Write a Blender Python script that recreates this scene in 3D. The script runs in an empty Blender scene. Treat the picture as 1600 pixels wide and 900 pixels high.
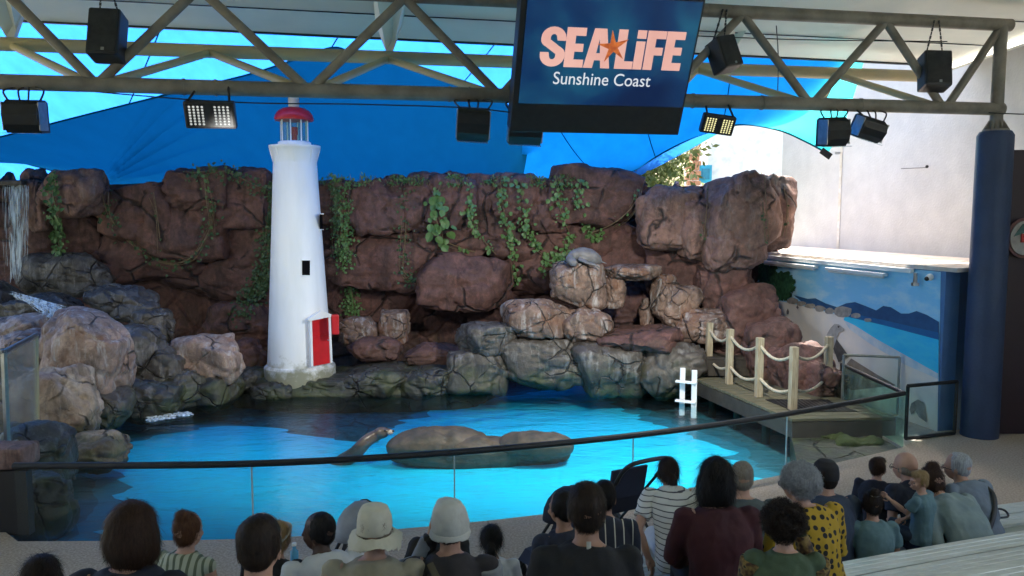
import bpy, bmesh, math, random
import numpy as np
from mathutils import Vector, Matrix
random.seed(4)
sc = bpy.context.scene
R = math.radians
# ---------------------------------------------------------------- camera
CAMZ, FPX, PITCH = 3.2, 1250.0, R(5.25)
cam = bpy.data.objects.new('camera', bpy.data.cameras.new('camera'))
sc.collection.objects.link(cam)
cam.location = (0, 0, CAMZ)
cam.rotation_euler = (R(90) - PITCH, 0, 0)
cam.data.sensor_width = 36
cam.data.lens = 36 * FPX / 1600
cam.data.clip_start = 0.05
cam.data.clip_end = 3000
sc.camera = cam
# ---------------------------------------------------------------- sky, sun, exposure
SUN_DIR = Vector((0.09, 0.48, 0.87)).normalized()      # towards the sun
w = bpy.data.worlds.new('World'); sc.world = w; w.use_nodes = True
nt = w.node_tree
sky = nt.nodes.new('ShaderNodeTexSky'); sky.sky_type = 'NISHITA'; sky.sun_disc = False
sky.sun_elevation = math.asin(SUN_DIR.z)
sky.sun_rotation = math.atan2(SUN_DIR.x, SUN_DIR.y)
sky.air_density = 1.0; sky.dust_density = 7.0; sky.ozone_density = .4
nt.links.new(sky.outputs[0], nt.nodes['Background'].inputs[0])
nt.nodes['Background'].inputs[1].default_value = 0.15
sun = bpy.data.objects.new('sun', bpy.data.lights.new('sun', 'SUN'))
sc.collection.objects.link(sun)
sun.data.energy = 3.0; sun.data.angle = R(0.5); sun.data.color = (1, .95, .87)
sun.rotation_euler = (-SUN_DIR).to_track_quat('-Z', 'Y').to_euler()
sun.location = (0, 10, 30)
sc.view_settings.view_transform = 'Standard'; sc.view_settings.look = 'None'
sc.view_settings.gamma = 1; sc.view_settings.use_curve_mapping = False
sc.view_settings.exposure = 2.7
sc.cycles.use_denoising = True
sc.cycles.max_bounces = 10; sc.cycles.diffuse_bounces = 5; sc.cycles.transparent_max_bounces = 16
sc.cycles.transmission_bounces = 8; sc.cycles.glossy_bounces = 4
sc.cycles.sample_clamp_indirect = 6

# ---------------------------------------------------------------- helpers
def ray(px, py):
    u = (px - 800) / FPX; v = (450 - py) / FPX
    c, s = math.cos(PITCH), math.sin(PITCH)
    return Vector((u, c + v * s, -s + v * c))
def P(px, py, d):                       # photo direction at a distance of d metres
    r = ray(px, py); r = r * (d / r.y); return Vector((r.x, r.y, r.z + CAMZ))
def G(px, py, z=0.0):                   # photo direction on a level plane
    r = ray(px, py); r = r * ((z - CAMZ) / r.z); return Vector((r.x, r.y, z))
def link(o): sc.collection.objects.link(o); return o
def tag(o, label=None, cat=None, group=None, kind=None):
    if label: o['label'] = label
    if cat: o['category'] = cat
    if group: o['group'] = group
    if kind: o['kind'] = kind
    return o
def empty(name, loc=(0, 0, 0), rz=0.0):
    o = bpy.data.objects.new(name, None); o.location = loc; o.rotation_euler = (0, 0, rz)
    o.empty_display_size = .1
    return link(o)
def mesh_obj(name, verts, faces, mat=None, parent=None, smooth=False, inv=None):
    me = bpy.data.meshes.new(name)
    me.from_pydata([tuple(v) for v in verts], [], [tuple(f) for f in faces])
    me.update()
    return finish(name, me, mat, parent, smooth)
def finish(name, me, mat, parent, smooth):
    if mat:
        for m in (mat if isinstance(mat, (list, tuple)) else [mat]): me.materials.append(m)
    if smooth: me.polygons.foreach_set('use_smooth', [True] * len(me.polygons))
    o = link(bpy.data.objects.new(name, me))
    if parent:
        o.parent = parent
        # geometry is given in world space: keep it there
        o.matrix_parent_inverse = (Matrix.Translation(parent.location) @ parent.rotation_euler.to_matrix().to_4x4()).inverted() if parent.type == 'EMPTY' and not parent.parent else Matrix.Identity(4)
    return o
class MB:                               # collects shapes, builds ONE mesh object
    def __init__(s): s.v = []; s.f = []; s.mi = []; s.cur = 0
    def add(s, vs, fs):
        k = len(s.v); s.v += [Vector(v) for v in vs]
        for f in fs: s.f.append([i + k for i in f]); s.mi.append(s.cur)
        return s
    def box(s, c, size, M=None, bev=0.0):
        a, b, h = size[0] / 2, size[1] / 2, size[2] / 2
        c = Vector(c)
        if bev <= 0:
            vs = [Vector((x, y, z)) for z in (-h, h) for x, y in ((-a, -b), (a, -b), (a, b), (-a, b))]
            fs = [(3, 2, 1, 0), (4, 5, 6, 7), (0, 1, 5, 4), (1, 2, 6, 5), (2, 3, 7, 6), (3, 0, 4, 7)]
        else:
            e = min(bev, a * .49, b * .49, h * .49)
            bm = bmesh.new(); bmesh.ops.create_cube(bm, size=1)
            for v in bm.verts: v.co = Vector((v.co.x * a * 2, v.co.y * b * 2, v.co.z * h * 2))
            bmesh.ops.bevel(bm, geom=bm.edges[:], offset=e, segments=2, affect='EDGES', profile=.6)
            bm.verts.index_update()
            vs = [v.co.copy() for v in bm.verts]; fs = [[v.index for v in f.verts] for f in bm.faces]; bm.free()
        if M is not None: vs = [M @ v for v in vs]
        return s.add([v + c for v in vs], fs)
    def tube(s, pts, rad, n=10, caps=True, flat=1.0):
        pts = [Vector(p) for p in pts]; rs = rad if isinstance(rad, (list, tuple)) else [rad] * len(pts)
        prev = None; rings = []
        for i, p in enumerate(pts):
            t = (pts[min(i + 1, len(pts) - 1)] - pts[max(i - 1, 0)])
            t = t.normalized() if t.length > 1e-9 else Vector((0, 0, 1))
            if prev is None:
                a = Vector((0, 0, 1)) if abs(t.z) < .9 else Vector((0, 1, 0))
                x = t.cross(a).normalized()
            else: x = (prev - t * prev.dot(t)).normalized()
            prev = x; y = t.cross(x)
            rings.append([p + (x * math.cos(2 * math.pi * k / n) + y * math.sin(2 * math.pi * k / n) * flat) * rs[i] for k in range(n)])
        vs = [v for r in rings for v in r]; fs = []
        for i in range(len(rings) - 1):
            for k in range(n):
                fs.append((i * n + k, i * n + (k + 1) % n, (i + 1) * n + (k + 1) % n, (i + 1) * n + k))
        if caps: fs.append(tuple(range(n - 1, -1, -1))); fs.append(tuple(range(len(vs) - n, len(vs))))
        return s.add(vs, fs)
    def loft(s, rings, caps=True):
        n = len(rings[0]); vs = [v for r in rings for v in r]; fs = []
        for i in range(len(rings) - 1):
            for k in range(n):
                fs.append((i * n + k, i * n + (k + 1) % n, (i + 1) * n + (k + 1) % n, (i + 1) * n + k))
        if caps: fs.append(tuple(range(n - 1, -1, -1))); fs.append(tuple(range(len(vs) - n, len(vs))))
        return s.add(vs, fs)
    def ell(s, c, r, M=None, nu=14, nv=9):
        vs = []; c = Vector(c)
        if not hasattr(r, '__len__'): r = (r, r, r)
        for j in range(nv + 1):
            th = math.pi * j / nv
            for k in range(nu):
                ph = 2 * math.pi * k / nu
                q = Vector((math.sin(th) * math.cos(ph) * r[0], math.sin(th) * math.sin(ph) * r[1], -math.cos(th) * r[2]))
                vs.append(((M @ q) if M is not None else q) + c)
        fs = []
        for j in range(nv):
            for k in range(nu):
                q = (j * nu + k, j * nu + (k + 1) % nu, (j + 1) * nu + (k + 1) % nu, (j + 1) * nu + k)
                if j == 0: q = (q[0], q[2], q[3])
                elif j == nv - 1: q = (q[0], q[1], q[2])
                fs.append(q)
        return s.add(vs, fs)
    def prism(s, poly, off):            # a flat outline given in 3-D, thickened by the vector off
        n = len(poly); off = Vector(off)
        vs = [Vector(p) for p in poly] + [Vector(p) + off for p in poly]
        fs = [tuple(range(n - 1, -1, -1)), tuple(range(n, 2 * n))]
        fs += [(i, (i + 1) % n, n + (i + 1) % n, n + i) for i in range(n)]
        return s.add(vs, fs)
    def build(s, name, mat, parent=None, smooth=False):
        me = bpy.data.meshes.new(name)
        me.from_pydata([tuple(v) for v in s.v], [], s.f); me.update()
        bm = bmesh.new(); bm.from_mesh(me); bmesh.ops.recalc_face_normals(bm, faces=bm.faces[:]); bm.to_mesh(me); bm.free()
        if any(s.mi): me.polygons.foreach_set('material_index', s.mi)
        o = finish(name, me, mat, parent, smooth)
        if smooth:
            try: me.set_sharp_from_angle(angle=R(42))
            except Exception: pass
        return o
def rotz(a): return Matrix.Rotation(a, 3, 'Z')
def rotx(a): return Matrix.Rotation(a, 3, 'X')
def roty(a): return Matrix.Rotation(a, 3, 'Y')
def axes(x, y, z): return Matrix((x, y, z)).transposed()

# ---------------------------------------------------------------- materials
def nodes_of(name):
    m = bpy.data.materials.new(name); m.use_nodes = True
    t = m.node_tree; return m, t, t.nodes['Principled BSDF']
def N(t, kind, **kw):
    n = t.nodes.new(kind)
    for k, v in kw.items(): setattr(n, k, v)
    return n
def coords(t, space='Object', scale=(1, 1, 1)):
    c = N(t, 'ShaderNodeTexCoord'); m = N(t, 'ShaderNodeMapping'); m.inputs['Scale'].default_value = scale
    t.links.new(c.outputs[space], m.inputs[0]); return m.outputs[0]
def noise(t, vec, scale, detail=4, rough=.55, dist=0):
    n = N(t, 'ShaderNodeTexNoise'); n.inputs['Scale'].default_value = scale; n.inputs['Detail'].default_value = detail
    n.inputs['Roughness'].default_value = rough; n.inputs['Distortion'].default_value = dist
    t.links.new(vec, n.inputs['Vector']); return n.outputs['Fac']
def ramp(t, fac, stops):
    r = N(t, 'ShaderNodeValToRGB'); e = r.color_ramp.elements
    while len(e) < len(stops): e.new(.5)
    for i, (p, c) in enumerate(stops):
        e[i].position = p; e[i].color = (*c, 1) if hasattr(c, '__len__') else (c, c, c, 1)
    t.links.new(fac, r.inputs[0]); return r.outputs[0]
def mix(t, fac, a, b, mode='MIX'):
    m = N(t, 'ShaderNodeMix', data_type='RGBA', blend_type=mode)
    for sock, v in ((m.inputs[0], fac), (m.inputs[6], a), (m.inputs[7], b)):
        if hasattr(v, 'is_linked') or hasattr(v, 'links'): t.links.new(v, sock)
        elif hasattr(v, '__len__'): sock.default_value = (*v, 1) if len(v) == 3 else v
        else: sock.default_value = v
    return m.outputs[2]
def math_(t, op, a, b=0.0):
    m = N(t, 'ShaderNodeMath', operation=op)
    for i, v in enumerate((a, b)):
        if hasattr(v, 'links'): t.links.new(v, m.inputs[i])
        else: m.inputs[i].default_value = v
    return m.outputs[0]
def bump(t, bsdf, h, strength=.3, dist=.02, prev=None):
    b = N(t, 'ShaderNodeBump'); b.inputs['Strength'].default_value = strength; b.inputs['Distance'].default_value = dist
    t.links.new(h, b.inputs['Height'])
    if prev: t.links.new(prev, b.inputs['Normal'])
    if bsdf: t.links.new(b.outputs[0], bsdf.inputs['Normal'])
    return b.outputs[0]
def pm(name, c1, c2=None, scale=6, rough=.6, bmp=0.0, bscale=40, metal=0.0, stretch=(1, 1, 1), spec=.5, lo=.35, hi=.65, space='Object'):
    m, t, b = nodes_of(name)
    vec = coords(t, space, stretch)
    if c2 is None: c2 = tuple(x * .72 for x in c1)
    f = noise(t, vec, scale, 5, .6)
    t.links.new(ramp(t, f, [(lo, c1), (hi, c2)]), b.inputs['Base Color'])
    b.inputs['Roughness'].default_value = rough; b.inputs['Metallic'].default_value = metal
    b.inputs['Specular IOR Level'].default_value = spec
    if bmp > 0: bump(t, b, noise(t, vec, bscale, 4), bmp, .01)
    return m
def rock_mat(name, c1, c2, c3, pale=0.0, algae=0.0, crack=1.0, cs=1.6, wet=.75, rust=0.0):
    m, t, b = nodes_of(name)
    vec = coords(t, 'Object')
    big = noise(t, vec, 1.1, 5, .6, .4); fine = noise(t, vec, 9, 6, .7)
    col = mix(t, ramp(t, big, [(.35, 0.), (.65, 1.)]), c1, c2)
    col = mix(t, ramp(t, fine, [(.42, 0.), (.72, .75)]), col, c3)
    mott = noise(t, vec, 3.6, 8, .75, .8)
    col = mix(t, ramp(t, mott, [(.50, 0.), (.66, .55)]), col, tuple(min(1, x * 1.75) for x in c1))
    col = mix(t, ramp(t, noise(t, coords(t, 'Object', (2.5, 2.5, .7)), 1.3, 6, .7, .5), [(.50, 0.), (.62, .6)]), col, tuple(x * .38 for x in c3))
    if rust > 0:
        col = mix(t, math_(t, 'MULTIPLY', ramp(t, noise(t, vec, 2.3, 4, .6, .6), [(.52, 0.), (.68, 1.)]), rust), col, (.20, .075, .03))
    if pale > 0:      # droppings and lime run down in streaks
        vs = coords(t, 'Object', (5, 5, .8))
        col = mix(t, math_(t, 'MULTIPLY', ramp(t, noise(t, vs, 1.6, 6, .7, .3), [(.52, 0.), (.72, 1.)]), pale), col, (.50, .50, .50))
    if algae > 0:
        geo = N(t, 'ShaderNodeNewGeometry'); sx = N(t, 'ShaderNodeSeparateXYZ'); t.links.new(geo.outputs['Position'], sx.inputs[0])
        h = math_(t, 'ADD', sx.outputs[2], math_(t, 'MULTIPLY', math_(t, 'SUBTRACT', noise(t, vec, 2.2, 5, .6), .5), 1.5))
        k = ramp(t, h, [(.12, 1.), (.55, 0.)])
        green = mix(t, ramp(t, noise(t, vec, 3.1, 4), [(.45, 0.), (.6, 1.)]), (.024, .030, .024), (.045, .06, .018))
        col = mix(t, math_(t, 'MULTIPLY', k, algae), col, green)
    # carved joints: irregular veins with a shape of their own
    wv = N(t, 'ShaderNodeMix', data_type='RGBA', blend_type='ADD'); wv.inputs[0].default_value = .35
    nn = N(t, 'ShaderNodeTexNoise'); nn.inputs['Scale'].default_value = 1.1; nn.inputs['Detail'].default_value = 4
    t.links.new(vec, nn.inputs['Vector']); t.links.new(vec, wv.inputs[6]); t.links.new(nn.outputs['Color'], wv.inputs[7])
    vo = N(t, 'ShaderNodeTexVoronoi', feature='DISTANCE_TO_EDGE'); vo.inputs['Scale'].default_value = cs
    t.links.new(wv.outputs[2], vo.inputs['Vector'])
    br = ramp(t, noise(t, vec, 1.3, 3), [(.47, 0.), (.56, 1.)])
    line = ramp(t, vo.outputs['Distance'], [(.006, 1.), (.035, 0.)])
    line = math_(t, 'MULTIPLY', math_(t, 'MULTIPLY', line, br), crack)
    col = mix(t, math_(t, 'MULTIPLY', line, .85), col, (.012, .011, .012))
    t.links.new(col, b.inputs['Base Color'])
    t.links.new(ramp(t, fine, [(.3, wet - .12), (.7, wet + .15)]), b.inputs['Roughness'])
    h = math_(t, 'SUBTRACT', math_(t, 'MULTIPLY', noise(t, vec, 14, 8, .7), .6), math_(t, 'MULTIPLY', line, 1.4))
    bump(t, b, h, .75, .04)
    return m
M = {}
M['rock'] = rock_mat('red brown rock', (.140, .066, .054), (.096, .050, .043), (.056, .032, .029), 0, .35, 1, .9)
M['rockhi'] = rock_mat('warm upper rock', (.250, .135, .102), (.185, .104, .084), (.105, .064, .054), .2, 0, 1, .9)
M['rockpale'] = rock_mat('pale weathered rock', (.22, .150, .115), (.15, .09, .066), (.08, .058, .05), .7, .8, 1, 2.0, .7, .5)
M['rocktan'] = rock_mat('tan rock', (.46, .35, .245), (.33, .225, .165), (.19, .14, .105), .35, .8, 1, 1.6, .7, .3)
M['rockbank'] = rock_mat('pale bank rock', (.36, .26, .205), (.25, .165, .13), (.14, .105, .088), .75, .6, 1, 1.7, .7, .5)
M['rockgrey'] = rock_mat('dark wet rock', (.085, .076, .066), (.064, .053, .045), (.036, .033, .031), .35, .8, 1, 2.0, .45)
M['white'] = pm('white tower paint', (.80, .82, .83), (.74, .77, .79), 3, .45, .05, 60)
M['red'] = pm('red paint', (.55, .010, .015), (.45, .008, .013), 5, .4)
M['black'] = pm('black plastic', (.012, .012, .014), (.020, .020, .022), 12, .45, .1, 80)
M['darkmetal'] = pm('dark metal', (.03, .031, .034), (.05, .05, .052), 9, .4, 0, 40, .6)
M['steel'] = pm('brushed steel', (.45, .46, .47), (.33, .34, .35), 14, .3, 0, 40, .9)
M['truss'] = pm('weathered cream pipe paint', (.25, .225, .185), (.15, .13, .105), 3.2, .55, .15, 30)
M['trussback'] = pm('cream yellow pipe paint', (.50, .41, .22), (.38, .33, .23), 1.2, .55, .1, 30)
M['roof'] = pm('pale roof lining', (.78, .78, .70), (.70, .71, .64), .8, .6)
M['concrete'] = pm('exposed aggregate', (.52, .43, .34), (.30, .24, .19), 45, .8, .4, 90)
M['render_white'] = pm('white textured render', (.56, .56, .545), (.49, .49, .48), 2.0, .85, .7, 24)
M['bluepaint'] = pm('mid blue wall paint', (.10, .22, .45), (.08, .18, .38), 2, .7, .5, 30)
M['navy'] = pm('navy column paint', (.030, .052, .115), (.022, .040, .092), 3, .55, .5, 26)
M['maroon'] = pm('dark maroon panel', (.035, .014, .018), (.025, .010, .014), 2, .5)
M['wood'] = pm('weathered timber post', (.42, .37, .26), (.25, .20, .13), 6, .75, .4, 30, 0, (6, 6, .6))
M['plank'] = pm('mossy timber plank', (.13, .12, .075), (.075, .07, .04), 4, .8, .5, 30, 0, (1, 6, 1))
M['darkwood'] = pm('wet dark timber', (.05, .042, .032), (.028, .024, .02), 5, .6, .4, 25)
M['rope'] = pm('pale rope', (.52, .47, .36), (.36, .31, .22), 30, .9, .6, 120)
M['benchmetal'] = pm('pale aluminium seat', (.72, .75, .70), (.58, .61, .56), 3, .38, .05, 60, .25, (1, 8, 8))
M['leaf'] = pm('vine leaf', (.07, .16, .045), (.11, .20, .07), 20, .45)
M['leafdark'] = pm('dark vine leaf', (.035, .075, .028), (.06, .11, .04), 20, .5)
M['stem'] = pm('dry vine stem', (.20, .14, .085), (.12, .09, .05), 20, .8)
M['moss'] = pm('green moss', (.055, .08, .015), (.03, .045, .012), 30, .95, .9, 60)
M['poollit'] = pm('lit blue pool paint', (.01, .70, .97), (.01, .62, .95), .8, .6)  # blue floor paint in the tone of the lit part of the pool
M['poolmid'] = pm('half lit pool paint', (.008, .24, .36), (.008, .18, .27), 1.2, .6)  # tone between the lit and the shaded floor
M['poolshade'] = rock_mat('shaded pool floor', (.012, .14, .185), (.014, .12, .16), (.010, .08, .105), 0, 0, .6, 1.5)  # shade over the pool, put into the floor colour
def glass_mat(name, tint, rough=.02, alpha=.12):
    m = bpy.data.materials.new(name); m.use_nodes = True; t = m.node_tree
    for n in list(t.nodes):
        if n.type != 'OUTPUT_MATERIAL': t.nodes.remove(n)
    out = t.nodes['Material Output']
    tr = N(t, 'ShaderNodeBsdfTransparent'); tr.inputs[0].default_value = (*tint, 1)
    gl = N(t, 'ShaderNodeBsdfGlossy'); gl.inputs['Roughness'].default_value = rough
    df = N(t, 'ShaderNodeBsdfDiffuse'); df.inputs[0].default_value = (.5, .55, .55, 1)
    lw = N(t, 'ShaderNodeLayerWeight'); lw.inputs[0].default_value = .5
    fr = math_(t, 'ADD', math_(t, 'MULTIPLY', math_(t, 'POWER', lw.outputs['Facing'], 4.5), .8), .025)
    a = N(t, 'ShaderNodeMixShader'); t.links.new(fr, a.inputs[0]); t.links.new(tr.outputs[0], a.inputs[1]); t.links.new(gl.outputs[0], a.inputs[2])
    b = N(t, 'ShaderNodeMixShader'); t.links.new(math_(t, 'MULTIPLY', ramp(t, noise(t, coords(t, 'Object', (4, 4, 1)), 2, 4), [(.4, .3), (.7, 1.)]), alpha), b.inputs[0])
    t.links.new(a.outputs[0], b.inputs[1]); t.links.new(df.outputs[0], b.inputs[2]); t.links.new(b.outputs[0], out.inputs[0])
    return m
M['glass'] = glass_mat('clear barrier glass', (.95, .985, .98), .02, .015)
M['glassgreen'] = glass_mat('greenish glass', (.72, .92, .85), .03, .12)
M['glassfog'] = glass_mat('smeared glass', (.86, .91, .92), .06, .22)
def fabric_mat(name, tc, dc, k=.6, var=.6):
    m = bpy.data.materials.new(name); m.use_nodes = True; t = m.node_tree
    for n in list(t.nodes):
        if n.type != 'OUTPUT_MATERIAL': t.nodes.remove(n)
    vec = coords(t, 'Object', (1, 1, 1)); f = noise(t, coords(t, 'Object', (1.2, .25, 1.2)), 3.0, 5, .6)
    tl = N(t, 'ShaderNodeBsdfTranslucent'); df = N(t, 'ShaderNodeBsdfDiffuse')
    t.links.new(mix(t, ramp(t, f, [(.35, 0.), (.65, 1.)]), tc, tuple(x * var for x in tc)), tl.inputs[0])
    df.inputs[0].default_value = (*dc, 1)
    s = N(t, 'ShaderNodeMixShader'); s.inputs[0].default_value = k
    nb = bump(t, None, noise(t, vec, 60, 3), .15, .01)
    t.links.new(nb, df.inputs['Normal'])
    t.links.new(df.outputs[0], s.inputs[1]); t.links.new(tl.outputs[0], s.inputs[2])
    t.links.new(s.outputs[0], t.nodes['Material Output'].inputs[0]); return m
M['sail'] = fabric_mat('bright blue shade cloth', (.05, .56, .62), (.018, .19, .30), .7, .85)
M['sailfar'] = fabric_mat('blue shade cloth in full sun', (.014, .105, .40), (.006, .06, .22), .7, .85)
M['saildark'] = fabric_mat('blue canopy membrane', (.014, .215, .245), (.006, .09, .12), .5, .9)
def water_mat():
    m = bpy.data.materials.new('pool water'); m.use_nodes = True; t = m.node_tree
    for n in list(t.nodes):
        if n.type != 'OUTPUT_MATERIAL': t.nodes.remove(n)
    vec = coords(t, 'Object', (1, 2.0, 1))
    h = math_(t, 'ADD', noise(t, vec, 1.6, 2, .5, .5), math_(t, 'MULTIPLY', noise(t, vec, 7.0, 4, .6, .3), .38))
    nb = bump(t, None, h, 1.0, .030)
    rf = N(t, 'ShaderNodeBsdfTransparent'); rf.inputs[0].default_value = (.88, .985, 1, 1)
    gl = N(t, 'ShaderNodeBsdfGlossy'); gl.inputs['Roughness'].default_value = .01
    fr = N(t, 'ShaderNodeFresnel'); fr.inputs[0].default_value = 1.33
    for x in (gl, fr): t.links.new(nb, x.inputs['Normal'])
    s = N(t, 'ShaderNodeMixShader'); t.links.new(fr.outputs[0], s.inputs[0]); t.links.new(rf.outputs[0], s.inputs[1]); t.links.new(gl.outputs[0], s.inputs[2])
    t.links.new(s.outputs[0], t.nodes['Material Output'].inputs[0]); return m
M['water'] = water_mat()
def froth_mat():
    m, t, b = nodes_of('white water')
    b.inputs['Base Color'].default_value = (.75, .85, .92, 1); b.inputs['Roughness'].default_value = .25
    f = ramp(t, noise(t, coords(t, 'Object', (18, 18, 1.5)), 1.0, 4), [(.40, .05), (.62, .9)])
    t.links.new(f, b.inputs['Alpha']); return m
M['froth'] = froth_mat()

# ---------------------------------------------------------------- numpy noise for real relief
def _hash(i, j, k, seed):
    i, j, k = (x.astype(np.int64) for x in (i, j, k))
    h = (i * 374761393 + j * 668265263 + k * 2147483647 + seed * 1274126177) & 0xFFFFFFFF
    h = ((h ^ (h >> 13)) * 1274126177) & 0xFFFFFFFF
    h = ((h ^ (h >> 16)) * 2246822519) & 0xFFFFFFFF
    return ((h ^ (h >> 15)) & 0xFFFFFF) / float(0xFFFFFF)
def vnoise(p, seed=0):
    f = np.floor(p); u = p - f; u = u * u * u * (u * (u * 6 - 15) + 10); r = 0
    for a in (0, 1):
        for b in (0, 1):
            for c in (0, 1):
                wgt = (u[:, 0] if a else 1 - u[:, 0]) * (u[:, 1] if b else 1 - u[:, 1]) * (u[:, 2] if c else 1 - u[:, 2])
                r = r + wgt * _hash(f[:, 0] + a, f[:, 1] + b, f[:, 2] + c, seed)
    return r * 2 - 1
def fbm(p, seed=0, octv=4, gain=.5):
    r = 0; a = 1.0; tot = 0
    for o in range(octv): r = r + a * vnoise(p * 2 ** o + 17.3 * o, seed + o); tot += a; a *= gain
    return r / tot
def worley_edge(p, seed=0):
    f = np.floor(p); f1 = np.full(len(p), 9.); f2 = np.full(len(p), 9.)
    for a in (-1, 0, 1):
        for b in (-1, 0, 1):
            for c in (-1, 0, 1):
                i, j, k = f[:, 0] + a, f[:, 1] + b, f[:, 2] + c
                q = np.stack([i + _hash(i, j, k, seed), j + _hash(i, j, k, seed + 7), k + _hash(i, j, k, seed + 13)], 1)
                d = np.linalg.norm(p - q, axis=1)
                n1 = np.minimum(f1, d); f2 = np.minimum(np.maximum(f1, d), f2); f1 = n1
    return f2 - f1
def cells(p, seed):                        # nearest cell's own random value, and the distance to its joint
    f = np.floor(p); f1 = np.full(len(p), 9.); f2 = np.full(len(p), 9.); v = np.zeros(len(p))
    for a in (-1, 0, 1):
        for b in (-1, 0, 1):
            for c in (-1, 0, 1):
                i, j, k = f[:, 0] + a, f[:, 1] + b, f[:, 2] + c
                q = np.stack([i + _hash(i, j, k, seed), j + _hash(i, j, k, seed + 7), k + _hash(i, j, k, seed + 13)], 1)
                d = np.linalg.norm(p - q, axis=1); v = np.where(d < f1, _hash(i, j, k, seed + 29), v)
                f2 = np.minimum(np.maximum(f1, d), f2); f1 = np.minimum(f1, d)
    return v, f2 - f1
def relief(p, nrm, seed, amp, freq, crack, cs):
    wp = p + .25 * np.stack([vnoise(p * 1.3, seed + 31), vnoise(p * 1.3 + 5, seed + 37), vnoise(p * 1.3 + 9, seed + 41)], 1)
    e = worley_edge(wp * cs, seed)
    d = amp * fbm(p * freq, seed, 5) - crack * np.exp(-(e / .055) ** 2) + crack * .55 * np.tanh(e * 2.2)
    e2 = worley_edge(wp * cs * 2.6 + 3.3, seed + 3)
    d = d - crack * .35 * np.exp(-(e2 / .07) ** 2) * (vnoise(p * 1.1, seed + 5) > -.05)
    d = d + .010 * fbm(p * 9, seed + 2, 3)
    rg = 1 - np.abs(fbm(p * np.array([1.6, 1.6, 3.4]) + 4.1, seed + 8, 4)); d = d - .05 * np.clip((rg - .86) / .14, 0, 1) ** 2
    st = vnoise(np.stack([p[:, 0] * .5, p[:, 1] * .5, p[:, 2] * 5 + .8 * vnoise(p, seed + 6)], 1), seed + 9); d = d + .022 * st
    return p + nrm * d[:, None]
_ico = {}
def ico(sub):
    if sub not in _ico:
        bm = bmesh.new(); bmesh.ops.create_icosphere(bm, subdivisions=sub, radius=1); bm.verts.index_update()
        _ico[sub] = (np.array([v.co for v in bm.verts]), [[v.index for v in f.verts] for f in bm.faces]); bm.free()
    return _ico[sub]
_bs = [100]
def boulder(parent, mat, c, r, rot=(0, 0, 0), block=3.2, sub=5, amp=.16, crack=.05, cs=None, name='boulder', chip=True):
    _bs[0] += 1; seed = _bs[0]
    n, faces = ico(sub); c = np.array(c); r = np.array(r, float)
    rr = (np.abs(n) ** block).sum(1) ** (-1 / block)
    p = n * rr[:, None] * r
    Rm = np.array((rotz(rot[2]) @ roty(rot[1]) @ rotx(rot[0])))
    g = n / r; g /= np.linalg.norm(g, axis=1)[:, None]
    p = p @ Rm.T + c; g = g @ Rm.T
    m = min(r); size = float(np.mean(r))
    gq = np.random.default_rng(seed); nn = gq.normal(size=(11, 3)); nn /= np.linalg.norm(nn, axis=1)[:, None]
    if chip:
        for q in nn:                        # chiselled faces
            dd = (p - c) @ q; k = dd.max() * gq.uniform(.72, .92); over = np.maximum(0, dd - k)
            p = p - (over * .88)[:, None] * q
    p = relief(p, g, seed, amp * size, .9 / size, crack * min(1, size * 1.4), cs or max(.75, .85 / size))
    me = bpy.data.meshes.new(name); me.from_pydata(p.tolist(), [], faces); me.update()
    return finish(name, me, mat, parent, True)
def bpx(parent, mat, px, py, hw, hh, d, ry=None, **kw):   # boulder from its centre and half extents in the photo at distance d
    c = P(px, py, d); k = d / FPX
    return boulder(parent, mat, c, (hw * k, ry if ry else max(hw, hh) * k * .8, hh * k), **kw)
#@@SETTING
# ================================================================ SETTING
WZ = -0.10                                # water level
TD = Vector((1, .185, 0)).normalized()    # direction the truss and roof run
TN = Vector((.185, -1, 0)).normalized()   # towards the stands
UP = Vector((0, 0, 1))
def smooth_path(pts, n=12):
    out = []
    for i in range(len(pts) - 1):
        p0, p1, p2, p3 = pts[max(i - 1, 0)], pts[i], pts[i + 1], pts[min(i + 2, len(pts) - 1)]
        for k in range(n):
            t = k / n
            out.append(.5 * ((2 * p1) + (p2 - p0) * t + (2 * p0 - 5 * p1 + 4 * p2 - p3) * t * t + (3 * p1 - p0 - 3 * p2 + p3) * t ** 3))
    out.append(pts[-1]); return out
GL = smooth_path([G(x, y) for x, y in ((28, 846), (375, 842), (628, 826), (851, 803), (1060, 773), (1240, 738), (1409, 699))], 14)
# far ground
mesh_obj('ground', [(-900, -300, -2.4), (900, -300, -2.4), (900, 1500, -2.4), (-900, 1500, -2.4)], [(0, 1, 2, 3)],
         pm('dry ground', (.20, .19, .12), (.12, .13, .07), .3, .9))['kind'] = 'structure'
# deck in front of the glass
colR = G(1535, 690)                       # foot of the blue column
mp = [Vector((p.x, p.y, 0)) for p in GL]
deck_poly = mp + [Vector((6.2, 11.6, 0)), Vector((9.5, 12.3, 0)), Vector((9.5, -9, 0)), Vector((-9, -9, 0)), Vector((-9, 8.0, 0)), Vector((-5.2, 7.9, 0))]
b = MB(); b.prism(deck_poly, (0, 0, -1.9)); deck = b.build('deck', M['concrete']); deck['kind'] = 'structure'
# pool basin
def WF(px, py, zf=-.42):                  # where a sight line lands on the pool floor
    r = ray(px, py).normalized(); s = (WZ - CAMZ) / r.z; h = Vector((0, 0, CAMZ)) + r * s
    return h + r * ((zf - WZ) / r.z)
fl = [(-9.2, 6), (9.2, 6), (9.2, 20), (-9.2, 20)]
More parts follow.
